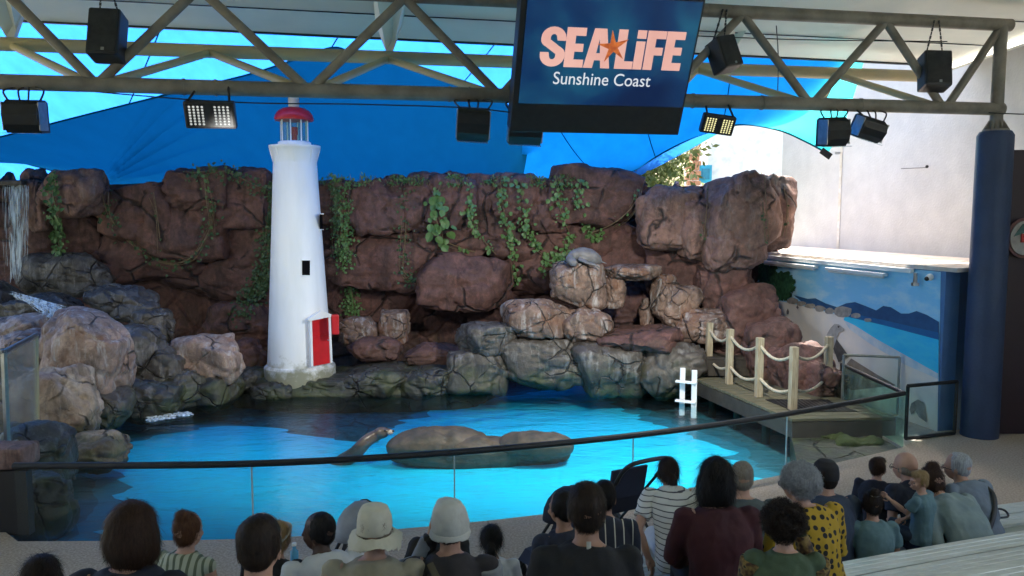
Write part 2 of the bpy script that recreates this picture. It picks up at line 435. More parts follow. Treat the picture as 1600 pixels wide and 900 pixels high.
#POOL
mesh_obj('pool_floor', [(x, y, -.42) for x, y in fl], [(0, 1, 2, 3)], M['poolshade'])['kind'] = 'structure'  # whole floor in the shaded tone
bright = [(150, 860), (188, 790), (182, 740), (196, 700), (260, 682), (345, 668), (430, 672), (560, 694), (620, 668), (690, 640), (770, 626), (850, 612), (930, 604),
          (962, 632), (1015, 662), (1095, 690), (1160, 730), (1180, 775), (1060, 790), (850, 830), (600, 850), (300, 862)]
bp = [WF(x, y) for x, y in bright]  # outline of the lit area, painted as a bright floor patch
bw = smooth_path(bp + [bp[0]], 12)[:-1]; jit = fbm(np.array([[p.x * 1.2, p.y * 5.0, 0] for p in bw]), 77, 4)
b = MB(); b.prism([Vector((p.x + .38 * j, p.y, -.42)) for p, j in zip(bw, jit)], (0, 0, .02)); b.build('lit_pool_floor', M['poollit'])['kind'] = 'structure'
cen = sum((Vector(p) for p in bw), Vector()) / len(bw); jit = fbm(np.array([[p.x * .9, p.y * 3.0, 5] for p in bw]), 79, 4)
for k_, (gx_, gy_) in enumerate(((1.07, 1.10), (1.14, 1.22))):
    b = MB(); b.prism([Vector((cen.x + (p.x - cen.x) * gx_ + .35 * j, cen.y + (p.y - cen.y) * gy_, -.42)) for p, j in zip(bw, np.roll(jit, 9 * k_))], (0, 0, .014 - .008 * k_)); b.build('pool_floor_halfshade', M['poolmid'] if k_ == 0 else pm('half shaded pool paint', (.008, .15, .21), (.008, .11, .16), 1.2, .6))['kind'] = 'structure'  # fading light painted as two darker rings round the lit patch
# water, a fine sheet
wpoly = [Vector((p.x, p.y, WZ)) for p in GL] + [Vector((5.35, 11.6, WZ)), Vector((6.5, 19, WZ)), Vector((-9.2, 19, WZ)), Vector((-9.2, 7.9, WZ))]
mesh_obj('pool_water', wpoly, [tuple(range(len(wpoly)))], M['water'])['kind'] = 'structure'

# ---- walls on the right
mA = Vector((5.05, 17.6, 0)); mB = G(1466, 672); mB.z = 0
md = (mB - mA).normalized(); mn = Vector((md.y, -md.x, 0))            # normal towards the pool
if mn.x > 0: mn = -mn
MTOP = 2.37
wl = empty('mural_wall', mA)
tag(wl, 'low blue wall with painted beach mural beside the timber platform', 'wall')
L = (mB - mA).length
b = MB(); b.prism([mA - UP * .6, mB - UP * .6, mB + UP * MTOP, mA + UP * MTOP], -mn * .25)
b.build('wall_body', M['bluepaint'], wl)
# the blue return between the mural and the column
e1 = mB; e2 = Vector((7.6, 12.6, 0))
b = MB(); b.prism([e1 - UP * .6 + md * .003, e2 - UP * .6, e2 + UP * (MTOP - .004), e1 + UP * (MTOP - .004) + md * .003], (.05, .22, 0)); b.build('return_wall', M['bluepaint'], wl)
# ledge on top of it, back to the white wall
wA = Vector((6.75, 20.2, 0)); wB = Vector((8.15, 14.0, 0)); wd = (wB - wA).normalized(); wn = mn
b = MB(); b.prism([mA + UP * (MTOP + .002) - mn * -.04, mB + UP * (MTOP + .002) + mn * .04 + md * .25, Vector((8.5, 12.6, MTOP + .002)), wB + UP * (MTOP + .002), wA + UP * (MTOP + .002)], (0, 0, .06))
b.build('ledge_top', pm('weathered ledge sheet', (.50, .40, .32), (.62, .58, .53), 4, .7, .3, 20), wl)
# mural in flat paint: every patch is a thin coat on the wall
def MU(px, py, coat=1):                  # photo direction onto the mural face
    r = ray(px, py); o = Vector((0, 0, CAMZ)); q = mA + mn * (.004 * coat)
    s = (q - o).dot(mn) / r.dot(mn); return o + r * s
def coat(name, pts, k, mat):
    return mesh_obj(name, [MU(x, y, k) for x, y in pts], [tuple(range(len(pts)))], mat, wl)
def paint(name, c1, c2, sc_=2, lo=.35, hi=.65, st=(1, 1, 1)): return pm(name, c1, c2, sc_, .6, .1, 40, 0, st, .4, lo, hi)
wallfar = 1150
coat('painted_sky', [(wallfar, 391), (1470, 425), (1467, 600), (1300, 560), (wallfar, 520)], 1, paint('mural sky', (.26, .62, .92), (.60, .80, .93), 1.6, .45, .75, (1, 1, 2.5)))
coat('painted_sand', [(wallfar, 440), (1217, 470), (1262, 480), (1330, 497), (1380, 520), (1466, 590), (1464, 715), (wallfar, 640)], 2, paint('mural sand', (.88, .83, .76), (.76, .75, .74), 2))
coat('painted_mountains', [(1240, 461), (1262, 467), (1274, 466), (1290, 474), (1308, 480), (1322, 474), (1336, 472), (1352, 478), (1369, 485), (1380, 478), (1392, 480), (1408, 490), (1420, 490), (1432, 486), (1448, 492), (1467, 503), (1467, 540), (1400, 515), (1330, 495), (1262, 479)], 3, paint('mural hills', (.025, .085, .21), (.03, .11, .26), 6))
coat('painted_sea', [(1322, 490), (1380, 502), (1467, 523), (1466, 584), (1420, 558), (1370, 530), (1335, 508), (1318, 500)], 4, paint('mural sea', (.02, .52, .92), (.08, .66, .93), 2, .3, .7, (1, 1, 3)))
coat('painted_deep_sea', [(1326, 489), (1380, 500), (1467, 520), (1467, 531), (1380, 508), (1320, 494)], 5, paint('mural deep sea', (.02, .12, .33), (.02, .16, .40), 4))
coat('painted_surf', [(1318, 500), (1335, 508), (1370, 530), (1420, 558), (1466, 584), (1465, 592), (1415, 570), (1365, 541), (1328, 515)], 5, paint('mural surf', (.45, .62, .75), (.70, .76, .80), 5))
rng = random.Random(5)
for cx, cy, rx, ry in ((1238, 470, 9, 5), (1252, 474, 8, 4), (1266, 478, 9, 4), (1281, 482, 9, 5), (1296, 486, 8, 5), (1317, 487, 15, 9), (1337, 493, 8, 4), (1356, 500, 6, 3)):
    pts = [(cx + rx * math.cos(a) * rng.uniform(.85, 1.1), cy + ry * math.sin(a) * rng.uniform(.85, 1.1)) for a in [k * math.pi / 6 for k in range(12)]]
    coat('painted_stone', pts, 6, M.setdefault('mstone', paint('mural stones', (.42, .40, .36), (.26, .25, .24), 9)))
for k, (cx, cy, rr) in enumerate([(1212, 452, 25), (1200, 432, 19), (1224, 436, 16), (1232, 450, 11), (1200, 448, 22), (1192, 420, 12), (1226, 460, 12), (1208, 418, 8), (1238, 440, 6)]):
    pts = []
    for a in range(40):
        th = a * math.pi / 20; q = rr * rng.uniform(.72, 1.08); pts.append((cx + q * math.cos(th), cy + q * .85 * math.sin(th)))
    coat('painted_bush', pts, 7 + k * .3, M.setdefault('mbush', paint('mural bush', (.015, .06, .03), (.04, .13, .06), 14, .42, .58)))
coat('painted_seal_body', [(1298, 512), (1304, 506), (1311, 507), (1319, 514), (1319, 517), (1311, 519), (1307, 529), (1312, 537), (1322, 553), (1312, 560), (1296, 545), (1290, 533), (1292, 522)], 8, paint('mural seal', (.50, .50, .48), (.34, .34, .34), 9))
coat('painted_seal_flipper', [(1307, 530), (1313, 538), (1326, 556), (1310, 566), (1302, 545)], 9, paint('mural flipper', (.08, .08, .085), (.14, .14, .14), 9))
coat('painted_seal_eye', [(1309, 509), (1312, 510), (1311, 512), (1309, 512)], 9, M['black'])
coat('painted_birds', [(1229, 486), (1231, 482), (1233, 487), (1232, 491), (1229, 491)], 9, paint('mural birds', (.14, .13, .13), (.2, .2, .2)))
coat('painted_birds', [(1244, 480), (1246, 476), (1248, 481), (1246, 483)], 9, bpy.data.materials['mural birds'])
coat('painted_slope', [(1330, 560), (1370, 585), (1400, 602), (1330, 610), (1305, 590)], 3, paint('mural rock slope', (.26, .20, .18), (.36, .31, .28), 5))
coat('painted_cave', [(1421, 640), (1424, 630), (1434, 624), (1443, 629), (1446, 648), (1448, 660), (1436, 652), (1430, 642), (1424, 648)], 9, paint('mural cave', (.16, .16, .16), (.34, .34, .33), 9))
# gutter and two light battens along the mural top
gut = empty('gutter_strip', mA + UP * 2.3); tag(gut, 'white gutter strip along the top edge of the beach mural', 'gutter')
def along(s, out, z): return mA + md * s + mn * out + UP * z
s0 = (MU(1188, 396) - mA).dot(md); s1 = (MU(1432, 424) - mA).dot(md)
def bar(mb, s0, s1, out, z, a, bb): mb.box(along((s0 + s1) / 2, out, z), (s1 - s0, a, bb), axes(md, mn, UP), .008)
b = MB(); bar(b, s0, s1, .075, 2.335, .07, .07); b.build('channel', M['white'], gut)
for q0, q1 in ((1201, 1284), (1302, 1394)):
    a0 = (MU(q0, 405) - mA).dot(md); a1 = (MU(q1, 415) - mA).dot(md)
    t = empty('light_batten', along(a0, .1, 2.2)); tag(t, 'white tube light batten under the gutter, ' + ('far one near the boulder' if q0 == 1201 else 'near one towards the column'), 'light', 'tube lights over the mural')
    b = MB(); bar(b, a0, a1, .12, 2.235, .10, .05); b.build('housing', M['white'], t)
    b = MB(); b.tube([along(a0 + .05, .12, 2.19), along(a1 - .05, .12, 2.19)], .02, 8); b.build('tube', pm('unlit tube', (.75, .77, .78), None, 3, .3), t)
sp = along(s1 + .1, .1, 2.27)
cm = empty('security_camera', along((MU(1462, 424) - mA).dot(md), .1, 2.27)); tag(cm, 'small white and black dome camera at the mural corner', 'camera')
b = MB(); b.ell(cm.location, .055); b.build('housing', M['white'], cm, True)
b = MB(); b.ell(cm.location + mn * .05 - UP * .02, .035); b.build('lens', M['black'], cm, True)
jb = empty('pipe_joint', sp); tag(jb, 'white pipe joint hanging at the end of the gutter strip', 'pipe')
b = MB(); b.tube([sp + UP * .04, sp - UP * .12], .03, 10); b.box(sp - UP * .13, (.09, .07, .05)); b.build('bracket', M['steel'], jb)
# white rendered wall rising behind the ledge
ww = empty('white_wall', wA); tag(ww, 'tall white rendered wall in sun above the beach mural', 'wall')
WTOP = 7.4
far = wA - wd * 1.2
b = MB(); b.prism([wA, wB + wd * 9, wB + wd * 9 + UP * WTOP, wA + UP * WTOP], -wn * .3); b.build('wall_body', M['render_white'], ww)
b = MB(); q = wA + wd * 2.35 + wn * .006; b.prism([q + UP * 2.43, q + UP * 6, q + UP * 6 + wd * .09, q + UP * 2.43 + wd * .09], wn * .004); b.build('stain_strip', pm('damp stain', (.52, .47, .36), (.66, .65, .62), 5, .8), ww)
b = MB(); q = wA + wd * 2.4 + wn * .05 + UP * 4.55; b.tube([q, q + wn * .1], .03, 8); b.build('conduit_cap', M['steel'], ww)
b = MB(); q = wA + wd * 4.4 + wn * .06 + UP * 4.1; b.tube([q, q + wd * .7 - UP * .02], .008, 6); b.ell(q + wd * .7, .03); b.build('wall_hook', M['darkmetal'], ww)
# distant building and trees seen past the sail
bd = P(1110, 250, 30)
hb = empty('distant_building', (bd.x + 3, 30, -2.4)); tag(hb, 'white distant building with a brick pier and a turquoise window', 'building')
b = MB(); b.box((bd.x + 4.4, 32, 3.5), (9.0, 4, 11.8)); b.build('wall', pm('white wall far', (.85, .85, .83), None, 3, .8), hb)
q0 = P(1070, 290, 29.9); q1 = P(1090, 205, 29.9)
b = MB()
for i in range(46):
    z = -2.3 + i * .18
    for j in range(2): b.box((q0.x + .13 + j * .25 + (.06 if i % 2 else 0), 29.9, z), (.23, .3, .16))
b.build('brick_pier', pm('orange brick', (.50, .24, .13), (.40, .18, .10), 8, .8), hb)['kind'] = 'stuff'
q0 = P(1092, 286, 29.9); q1 = P(1112, 258, 29.9)
b = MB(); b.box((q0 + q1) / 2, (q1.x - q0.x, .12, q1.z - q0.z)); wf = b.build('window_frame', pm('turquoise paint', (.02, .40, .60), None, 4, .5), hb)
b = MB(); b.box((q0 + q1) / 2 - Vector((0, .08, 0)), ((q1.x - q0.x) * .6, .04, (q1.z - q0.z) * .6)); b.build('pane', pm('window pane', (.04, .25, .38), None, 4, .1), wf)

def leaf_cloud(name, mat, parent, c, r, n, size, seed, kind=None):
    g = np.random.default_rng(seed); c = np.array(c); r = np.array(r)
    cl = g.normal(size=(max(8, n // 60), 3)); cl /= np.linalg.norm(cl, axis=1)[:, None]; cl *= g.uniform(.35, 1, (len(cl), 1))
    cen = cl[g.integers(0, len(cl), n)] + g.normal(size=(n, 3)) * .19
    p = c + cen * r
    a = g.normal(size=(n, 3)); a /= np.linalg.norm(a, axis=1)[:, None]
    t = np.cross(a, g.normal(size=(n, 3))); t /= np.linalg.norm(t, axis=1)[:, None]
    s = size * g.uniform(.6, 1.3, (n, 1))
    v = np.empty((n, 4, 3)); v[:, 0] = p - a * s; v[:, 1] = p + t * s * .45 ; v[:, 2] = p + a * s; v[:, 3] = p - t * s * .45
    f = np.arange(n * 4).reshape(n, 4)
    me = bpy.data.meshes.new(name); me.from_pydata(v.reshape(-1, 3).tolist(), [], f.tolist()); me.update()
    o = finish(name, me, mat, parent, False)
    if kind: o['kind'] = kind
    return o
M['treeleaf'] = pm('sunlit tree leaf', (.10, .15, .03), (.17, .20, .05), 3, .6)
for k, (px, py, d, rx, rz, lab) in enumerate([(985, 205, 20.8, 1.7, 2.4, 'yellow green sunlit tree behind the rock wall beside the brick pier'),  # crown of the first enlarged behind the sail to shade the white wall
                                          (640, 282, 24, 2.6, .5, 'low green shrub glimpsed under the canopy edge behind the rocks'),
                                          (1000, 275, 38, 3.4, 2.6, 'hazy olive tree far behind the yellow green tree')]):
    c = P(px, py, d); t = empty('tree', (c.x, c.y, -2.4)); tag(t, lab, 'tree')
    b = MB(); b.tube([(c.x, c.y, -2.4), (c.x + .1, c.y, 0), (c.x, c.y, c.z)], [.16, .12, .05], 8)
    for j in range(5): b.tube([(c.x, c.y, c.z - rz * .8), (c.x + math.cos(j * 1.3) * rx * .7, c.y + math.sin(j * 1.3) * rx * .7, c.z + rz * .3)], [.05, .015], 6)
    b.build('trunk', M['stem'], t)
    leaf_cloud('crown', M['treeleaf'], t, c, (rx, rx, rz), 9000 if k == 0 else 2600, .10, 40 + k)

# ---- rock work
rw = empty('rock_wall', P(600, 620, 17)); tag(rw, 'long red brown sculpted rock wall behind the pool with blocky top boulders', 'rock wall')
path = smooth_path([Vector((P(px, 600, d).x, d, 0)) for px, d in ((-160, 16.2), (80, 16.6), (300, 17.0), (520, 17.2), (760, 17.4), (960, 17.2), (1120, 16.8), (1205, 16.7))], 110)
nv = 190; vs = []; nr = []
for i, p in enumerate(path):
    t = (path[min(i + 1, len(path) - 1)] - path[max(i - 1, 0)]).normalized(); n = Vector((t.y, -t.x, 0))
    if n.y > 0: n = -n
    for j in range(nv):
        h = -1.2 + 5.0 * j / (nv - 1)
        bulge = .30 * math.sin(h * 2.0 + i * .011) + .12 * math.sin(i * .027)
        vs.append((p.x, p.y, h)); nr.append((n.x, n.y, .15))
        vs[-1] = (p.x + n.x * bulge * .6 - n.x * .03 * h, p.y + n.y * bulge * .6 - n.y * .03 * h, h)
vs = np.array(vs); nr = np.array(nr)
wp = vs + .22 * np.stack([fbm(vs * .9, 61, 3), fbm(vs * .9 + 5, 62, 3), fbm(vs * .9 + 9, 63, 3)], 1)
ca, sa_ = math.cos(.35), math.sin(.35); u_ = wp[:, 0] * ca + wp[:, 2] * sa_; v_ = -wp[:, 0] * sa_ + wp[:, 2] * ca
cv, ce = cells(np.stack([u_ * .50, np.full(len(u_), .37), v_ * .85], 1), 5)      # broad slabs
cv2, ce2 = cells(np.stack([u_ * 1.25 + 3, np.full(len(u_), .61), v_ * 1.9], 1), 8)  # smaller breaks
dd = .24 * (cv - .5) * np.clip(ce / .10, 0, 1) + .10 * (cv2 - .5) * np.clip(ce2 / .08, 0, 1) * (fbm(vs * .5, 44, 2) > -.1)
dd = dd - .09 * np.exp(-(ce / .030) ** 2) - .05 * np.exp(-(ce2 / .04) ** 2) * (fbm(vs * .5, 44, 2) > -.1) + .22 * fbm(vs * .45, 12, 4) + .05 * fbm(vs * 2.2, 14, 4) + .012 * fbm(vs * 9, 15, 3)
vs = vs + nr * dd[:, None]
fs = [(i * nv + j, i * nv + nv + j, i * nv + nv + j + 1, i * nv + j + 1) for i in range(len(path) - 1) for j in range(nv - 1)]
o = mesh_obj('cliff_face', vs.tolist(), fs, M['rock'], rw, True)
mo = o.modifiers.new('thick', 'SOLIDIFY'); mo.thickness = .3; mo.offset = -1
for px, py, hw, hh, d, ry in [(62, 312, 19, 46, 16.0, .35), (120, 301, 46, 33, 15.9, .5), (222, 332, 56, 47, 16.3, .5), (300, 352, 70, 52, 16.35, .5), (318, 298, 48, 36, 16.2, .5), (385, 312, 52, 42, 16.3, .5),
                              (405, 380, 60, 50, 16.6, .4), (250, 400, 90, 36, 16.6, .4), (110, 370, 60, 44, 16.5, .4),
                              (535, 315, 36, 34, 16.8, .5), (595, 322, 46, 42, 16.6, .5), (665, 318, 33, 44, 16.6, .45), (708, 318, 35, 42, 16.5, .5), (752, 308, 34, 32, 16.7, .5), (802, 312, 36, 36, 16.6, .5),
                              (855, 322, 40, 38, 16.5, .5), (930, 310, 66, 44, 16.4, .55)]:
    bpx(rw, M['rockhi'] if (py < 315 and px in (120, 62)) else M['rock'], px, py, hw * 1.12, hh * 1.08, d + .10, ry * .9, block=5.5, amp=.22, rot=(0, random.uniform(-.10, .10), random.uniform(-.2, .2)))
for px, py, hw, hh, d, ry in [(690, 366, 90, 40, 17.0, .45), (800, 362, 100, 44, 17.0, .45), (910, 366, 90, 44, 17.0, .45), (975, 400, 60, 56, 16.95, .4), (722, 446, 84, 50, 16.75, .62), (600, 410, 90, 46, 17.0, .40), (330, 420, 110, 44, 16.9, .35), (850, 400, 80, 60, 17.1, .40), (380, 515, 60, 44, 16.6, .4)]:
    bpx(rw, M['rock'], px, py, hw, hh, d, ry, block=3.6, amp=.22, rot=(0, random.uniform(-.1, .25), random.uniform(-.15, .15)))
# overhanging boulder group on the right
rb = empty('boulder_outcrop', G(1180, 600)); tag(rb, 'big warm brown boulder outcrop overhanging the steps beside the mural', 'boulder')
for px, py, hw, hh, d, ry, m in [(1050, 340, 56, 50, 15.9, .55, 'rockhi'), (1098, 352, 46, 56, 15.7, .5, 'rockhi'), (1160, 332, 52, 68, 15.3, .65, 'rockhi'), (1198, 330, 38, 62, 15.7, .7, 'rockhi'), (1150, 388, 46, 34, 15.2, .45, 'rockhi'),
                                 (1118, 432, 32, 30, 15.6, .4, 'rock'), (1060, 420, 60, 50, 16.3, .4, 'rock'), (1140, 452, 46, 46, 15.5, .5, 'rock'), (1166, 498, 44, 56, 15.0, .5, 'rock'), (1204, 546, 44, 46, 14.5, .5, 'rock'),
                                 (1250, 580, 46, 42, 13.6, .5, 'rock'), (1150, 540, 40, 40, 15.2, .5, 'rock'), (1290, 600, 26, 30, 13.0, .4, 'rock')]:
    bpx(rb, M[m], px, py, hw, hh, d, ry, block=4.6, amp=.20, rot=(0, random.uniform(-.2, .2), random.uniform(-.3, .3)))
# sea lion perch, arch and steps
ra = empty('rock_perch', G(900, 600)); tag(ra, 'pale streaked rock perch with arch and steps above the pool', 'rock')
for px, py, hw, hh, d, ry, m, bl in [(902, 448, 42, 38, 15.3, .5, 'rockpale', 4.5), (835, 500, 62, 33, 15.0, .5, 'rockpale', 2.8), (918, 508, 40, 30, 14.9, .5, 'rockpale', 2.6), (890, 500, 28, 20, 15.2, .4, 'rockpale', 2.8),
                                     (985, 424, 52, 11, 15.5, .5, 'rockpale', 3.5), (957, 455, 20, 34, 15.6, .35, 'rockpale', 3), (1040, 470, 26, 42, 15.6, .4, 'rockpale', 3.2), (1062, 478, 34, 32, 15.5, .4, 'rockpale', 4), (1104, 508, 48, 26, 15.1, .5, 'rockpale', 4.2),
                                     (1000, 530, 76, 16, 15.0, .9, 'rock', 3.5), (985, 480, 40, 40, 16.6, .3, 'rock', 3),
                                     (1010, 492, 12, 26, 15.7, .25, 'rockpale', 3)]:
    bpx(ra, M[m], px, py, hw, hh, d, ry, block=bl, amp=.12, rot=(0, random.uniform(-.06, .06), random.uniform(-.2, .2)))
for px, py, hw, hh, d, ry in [(850, 568, 80, 42, 14.9, .5), (960, 572, 80, 42, 14.8, .6), (1050, 575, 60, 44, 14.7, .6), (760, 530, 50, 26, 14.9, .5), (745, 580, 60, 34, 14.9, .5)]:
    bpx(ra, M['rockgrey'], px, py, hw, hh, d, ry, block=3.4, amp=.14)
# shelf that carries the lighthouse
rs = empty('rock_shelf', G(560, 610)); tag(rs, 'low wet rock shelf at the waterline below the white lighthouse', 'rock')
LH = Vector((P(469, 578, 15.0).x, 15.0, .24))
boulder(rs, M['rockgrey'], (LH.x + .4, 15.3, -.30), (2.0, 1.0, .50), block=4, amp=.08, sub=5)
boulder(rs, M['rockgrey'], (LH.x + 2.1, 15.4, -.20), (1.6, 1.1, .50), block=3.5, amp=.10, sub=5)
for px, py, hw, hh, d, ry, m in [(585, 598, 52, 24, 14.6, .35, 'rockgrey'), (428, 610, 36, 14, 14.4, .3, 'rockgrey'), (510, 606, 42, 18, 14.6, .3, 'rockgrey'), (665, 600, 46, 24, 14.7, .35, 'rockgrey'), (562, 520, 34, 26, 16.2, .3, 'rockpale'),
                                 (616, 510, 24, 38, 16.3, .3, 'rockpale'), (590, 545, 50, 18, 15.9, .4, 'rock'), (680, 555, 60, 20, 15.8, .4, 'rock'), (385, 560, 30, 34, 15.6, .3, 'rock'), (395, 595, 36, 20, 15.0, .4, 'rockgrey')]:
    bpx(rs, M[m], px, py, hw, hh, d, ry, block=2.8, amp=.16)
# cascade rocks on the left
rl = empty('cascade_rocks', G(240, 650)); tag(rl, 'stepped pale rocks beneath the waterfall on the pool edge', 'rock')
for px, py, hw, hh, d, ry, m, bl in [(132, 552, 72, 66, 12.4, .6, 'rockbank', 4.2), (325, 568, 58, 46, 14.2, .5, 'rockbank', 4.0), (322, 610, 60, 34, 14.1, .5, 'rockgrey', 3), (196, 474, 62, 28, 14.8, .5, 'rockgrey', 2.8), (236, 512, 38, 30, 14.5, .4, 'rockgrey', 3),
                                     (215, 548, 46, 42, 13.8, .5, 'rockgrey', 3), (250, 580, 44, 46, 13.8, .5, 'rockgrey', 3), (232, 625, 66, 34, 13.2, .5, 'rockgrey', 2.6), (285, 612, 44, 40, 13.8, .5, 'rockgrey', 2.8),
                                     (60, 480, 60, 20, 14.6, .6, 'rockgrey', 3), (30, 520, 70, 26, 13.6, .6, 'rockbank', 3), (-20, 480, 60, 40, 15, .6, 'rockgrey', 3), (170, 640, 34, 40, 12.2, .4, 'rockgrey', 2.8), (40, 545, 50, 30, 12.6, .5, 'rockbank', 3), (105, 430, 80, 36, 16, .5, 'rockgrey', 3)]:
    bpx(rl, M[m], px, py, hw, hh, d, ry, block=bl, amp=.14, rot=(0, random.uniform(-.12, .2), random.uniform(-.3, .3)))
rt = empty('bank_rocks', G(90, 720)); tag(rt, 'rounded tan boulders on the left bank beside the glass corner', 'boulder')
for px, py, hw, hh, d, ry, m in [(92, 632, 64, 62, 11.2, .55, 'rocktan'), (30, 640, 60, 56, 11.2, .6, 'rocktan'), (146, 706, 52, 30, 10.6, .45, 'rocktan'), (62, 722, 52, 62, 9.4, .5, 'rockgrey'), (70, 790, 46, 56, 8.7, .35, 'rockgrey'), (20, 760, 40, 70, 9.0, .4, 'rockgrey')]:
    bpx(rt, M[m], px, py, hw, hh, d, ry, block=2.7, amp=.16)
# long smooth rock in the middle of the pool
ri = empty('pool_rock', G(745, 695, WZ)); tag(ri, 'long low smooth brown rock rising out of the blue pool water', 'rock')
M['rockwet'] = pm('wet smooth rock', (.085, .066, .048), (.034, .033, .025), 5.5, .6, .9, 16)
c = G(745, 696, -.14)
boulder(ri, M['rockwet'], (c.x + .05, c.y + .03, -.26), (1.34, .33, .25), (0, .02, .10), 2.3, 5, .10, .012, 1.2, chip=False)
boulder(ri, M['rockwet'], (c.x - .55, c.y + .05, -.16), (.75, .36, .26), (0, 0, .25), 2.2, 5, .10, .012, 1.2, chip=False)
boulder(ri, M['rockwet'], (c.x + .85, c.y - .04, -.13), (.55, .30, .21), (0, 0, -.1), 2.2, 5, .08, .01, 1.2, chip=False)
# ---- waterfall and cascade
wf = empty('waterfall', P(28, 440, 15.7)); tag(wf, 'thin white waterfall streaming off the rock lip on the far left', 'waterfall')
g = random.Random(8)
for k in range(60):
    b = MB(); x0 = g.choice([g.uniform(3, 45), g.gauss(26, 6)]); wd_ = g.uniform(.003, .009) * (1.4 if 18 < x0 < 36 else .8)
    top = 288 + g.uniform(0, 6); bot = g.choice([445, 440, 430, 380]) + g.uniform(-30, 5)
    pts = [P(x0 + (22 - x0) * .18 * t * t + g.uniform(-.8, .8), top + (bot - top) * t, 15.75 - .12 * math.sqrt(t)) for t in [i / 10 for i in range(11)]]
    b.tube(pts, [wd_ * g.uniform(.2, 1.6) * (1 - .5 * i_ / 10) for i_ in range(len(pts))], 5); b.build('strand', M['froth'], wf, True)
b = MB(); b.box(P(22, 286, 15.9), (.60, .5, .10), None, .03); b.build('lip', M['rockgrey'], wf)
cs_ = empty('cascade', P(70, 500, 13.9)); tag(cs_, 'white foaming cascade spilling over the rock step below the waterfall', 'cascade')
for k in range(70):
    b = MB(); t0 = g.random(); a = P(14 + 40 * t0 + g.uniform(-6, 6), 458 + 14 * t0 + g.uniform(-4, 4), 14.1); c2 = P(60 + 44 * g.random(), 478 + 12 * g.random(), 13.6); e = P(c2.x * 0 + 60 + 48 * (k / 70), 490 + g.uniform(3, 14), 13.45)
    b.tube([a, (a + c2) / 2 + UP * .02, c2, e], [.003, g.uniform(.003, .009), .006, .003], 5); b.build('foam_strand', M['froth'], cs_, True)
fo = empty('foam', G(265, 652, WZ)); tag(fo, 'white foam patch where the cascade enters the pool', 'foam')
b = MB()
for k in range(50):
    q = G(236 + 60 * g.random(), 655 - 10 * g.random(), WZ + .012); q = G(232 + 66 * (k / 50), 656 - 11 * (k / 50) + g.uniform(-4, 3), WZ + .01)
    b.ell(q, (g.uniform(.03, .10), g.uniform(.02, .05), g.uniform(.008, .016)), None, 8, 5)
b.build('froth', M['froth'], fo, True)
#@@STRUCT
# ================================================================ CANOPY STRUCTURE
def TP(px, z, off=0.0):                   # a point of the truss line (moved back by off) seen at photo column px
    base = Vector((0, 10.13, 0)) - TN * off
    u = (px - 800) / FPX / 0.99            # x = u * y on that line
    s = (u * base.y - base.x) / (TD.x - u * TD.y); q = base + TD * s; return Vector((q.x, q.y, z))
ZB, ZT, ZK = 4.67, 5.82, 5.50
OFFK = 2.2
ps = [TP(1538, ZB), TP(1538, ZT)]
col = empty('blue_column', colR); tag(col, 'thick round navy blue column carrying the right end of the truss', 'column')
ctop = 4.36
cx, cy = ps[0].x, ps[0].y
col.location = (cx, cy, 0)
b = MB(); b.tube([(cx, cy, -.02), (cx, cy, .03), (cx, cy, ctop - .06), (cx, cy, ctop)], [.245, .25, .235, .20], 40); b.build('shaft', M['navy'], col, True)
b = MB(); b.tube([(cx, cy, ctop), (cx, cy, ctop + .03)], .17, 24)
for k in range(8):
    a = k * math.pi / 4; b.prism([Vector((cx, cy, ctop + .03)) + Vector((math.cos(a), math.sin(a), 0)) * .09, Vector((cx, cy, ctop + .03)) + Vector((math.cos(a), math.sin(a), 0)) * .165, Vector((cx, cy, ctop + .16)) + Vector((math.cos(a), math.sin(a), 0)) * .09], Vector((-math.sin(a), math.cos(a), 0)) * .012)
b.build('base_plate', M['truss'], col)
tr = empty('roof_truss', TP(800, ZB)); tag(tr, 'long cream steel pipe truss across the top of the view', 'truss')
def pipe(name, a, c, r, m='truss', par=None):
    b = MB(); b.tube([a, c], r, 16); return b.build(name, M[m], par or tr, True)
pipe('bottom_chord', TP(-220, ZB), TP(1546, ZB), .088)
pipe('top_chord', TP(-220, ZT), TP(1552, ZT), .085)
pipe('back_chord', TP(-180, ZK, OFFK), TP(1450, ZK, OFFK), .095, 'trussback')
pipe('end_post', Vector((cx, cy, ctop + .03)), Vector((cx, cy, ZT + .02)), .085)
for x in (1035, 1075, 330 - 28, 330 + 20, 705, 735, 1180, 1330):    # pipe collars
    a = TP(x, ZB); b = MB(); b.tube([a - TD * .012, a + TD * .012], .097, 16); b.build('collar', M['truss'], tr, True)
bn = [-150, 178, 500, 780, 1075, 1262, 1462]; tn = [10, 350 - 12, 640, 960, 1150, 1370, 1545]
bn = [170, 492, 782, 1025, 1255, 1458]; tn = [20, 330, 638, 905, 1147, 1363, 1537]
bn2 = [-160] + bn
for i, x in enumerate(bn):
    pipe('web_diagonal', TP(x - 5, ZB + .03), TP(tn[i], ZT - .03), .056)
    pipe('web_diagonal', TP(x + 5, ZB + .03), TP(tn[i + 1], ZT - .03), .056)
pipe('web_diagonal', TP(-155, ZB), TP(tn[0], ZT), .056)
kn = [45, 343, 612, 850, 1080, 1290]
for i, x in enumerate(bn):
    if i > 0 or True:
        pipe('lower_web', TP(x - 14, ZB + .02), TP(kn[i], ZK - .02, OFFK), .052, 'trussback')
    if i + 1 < len(kn): pipe('lower_web', TP(x + 14, ZB + .02), TP(kn[i + 1], ZK - .02, OFFK), .052, 'trussback')
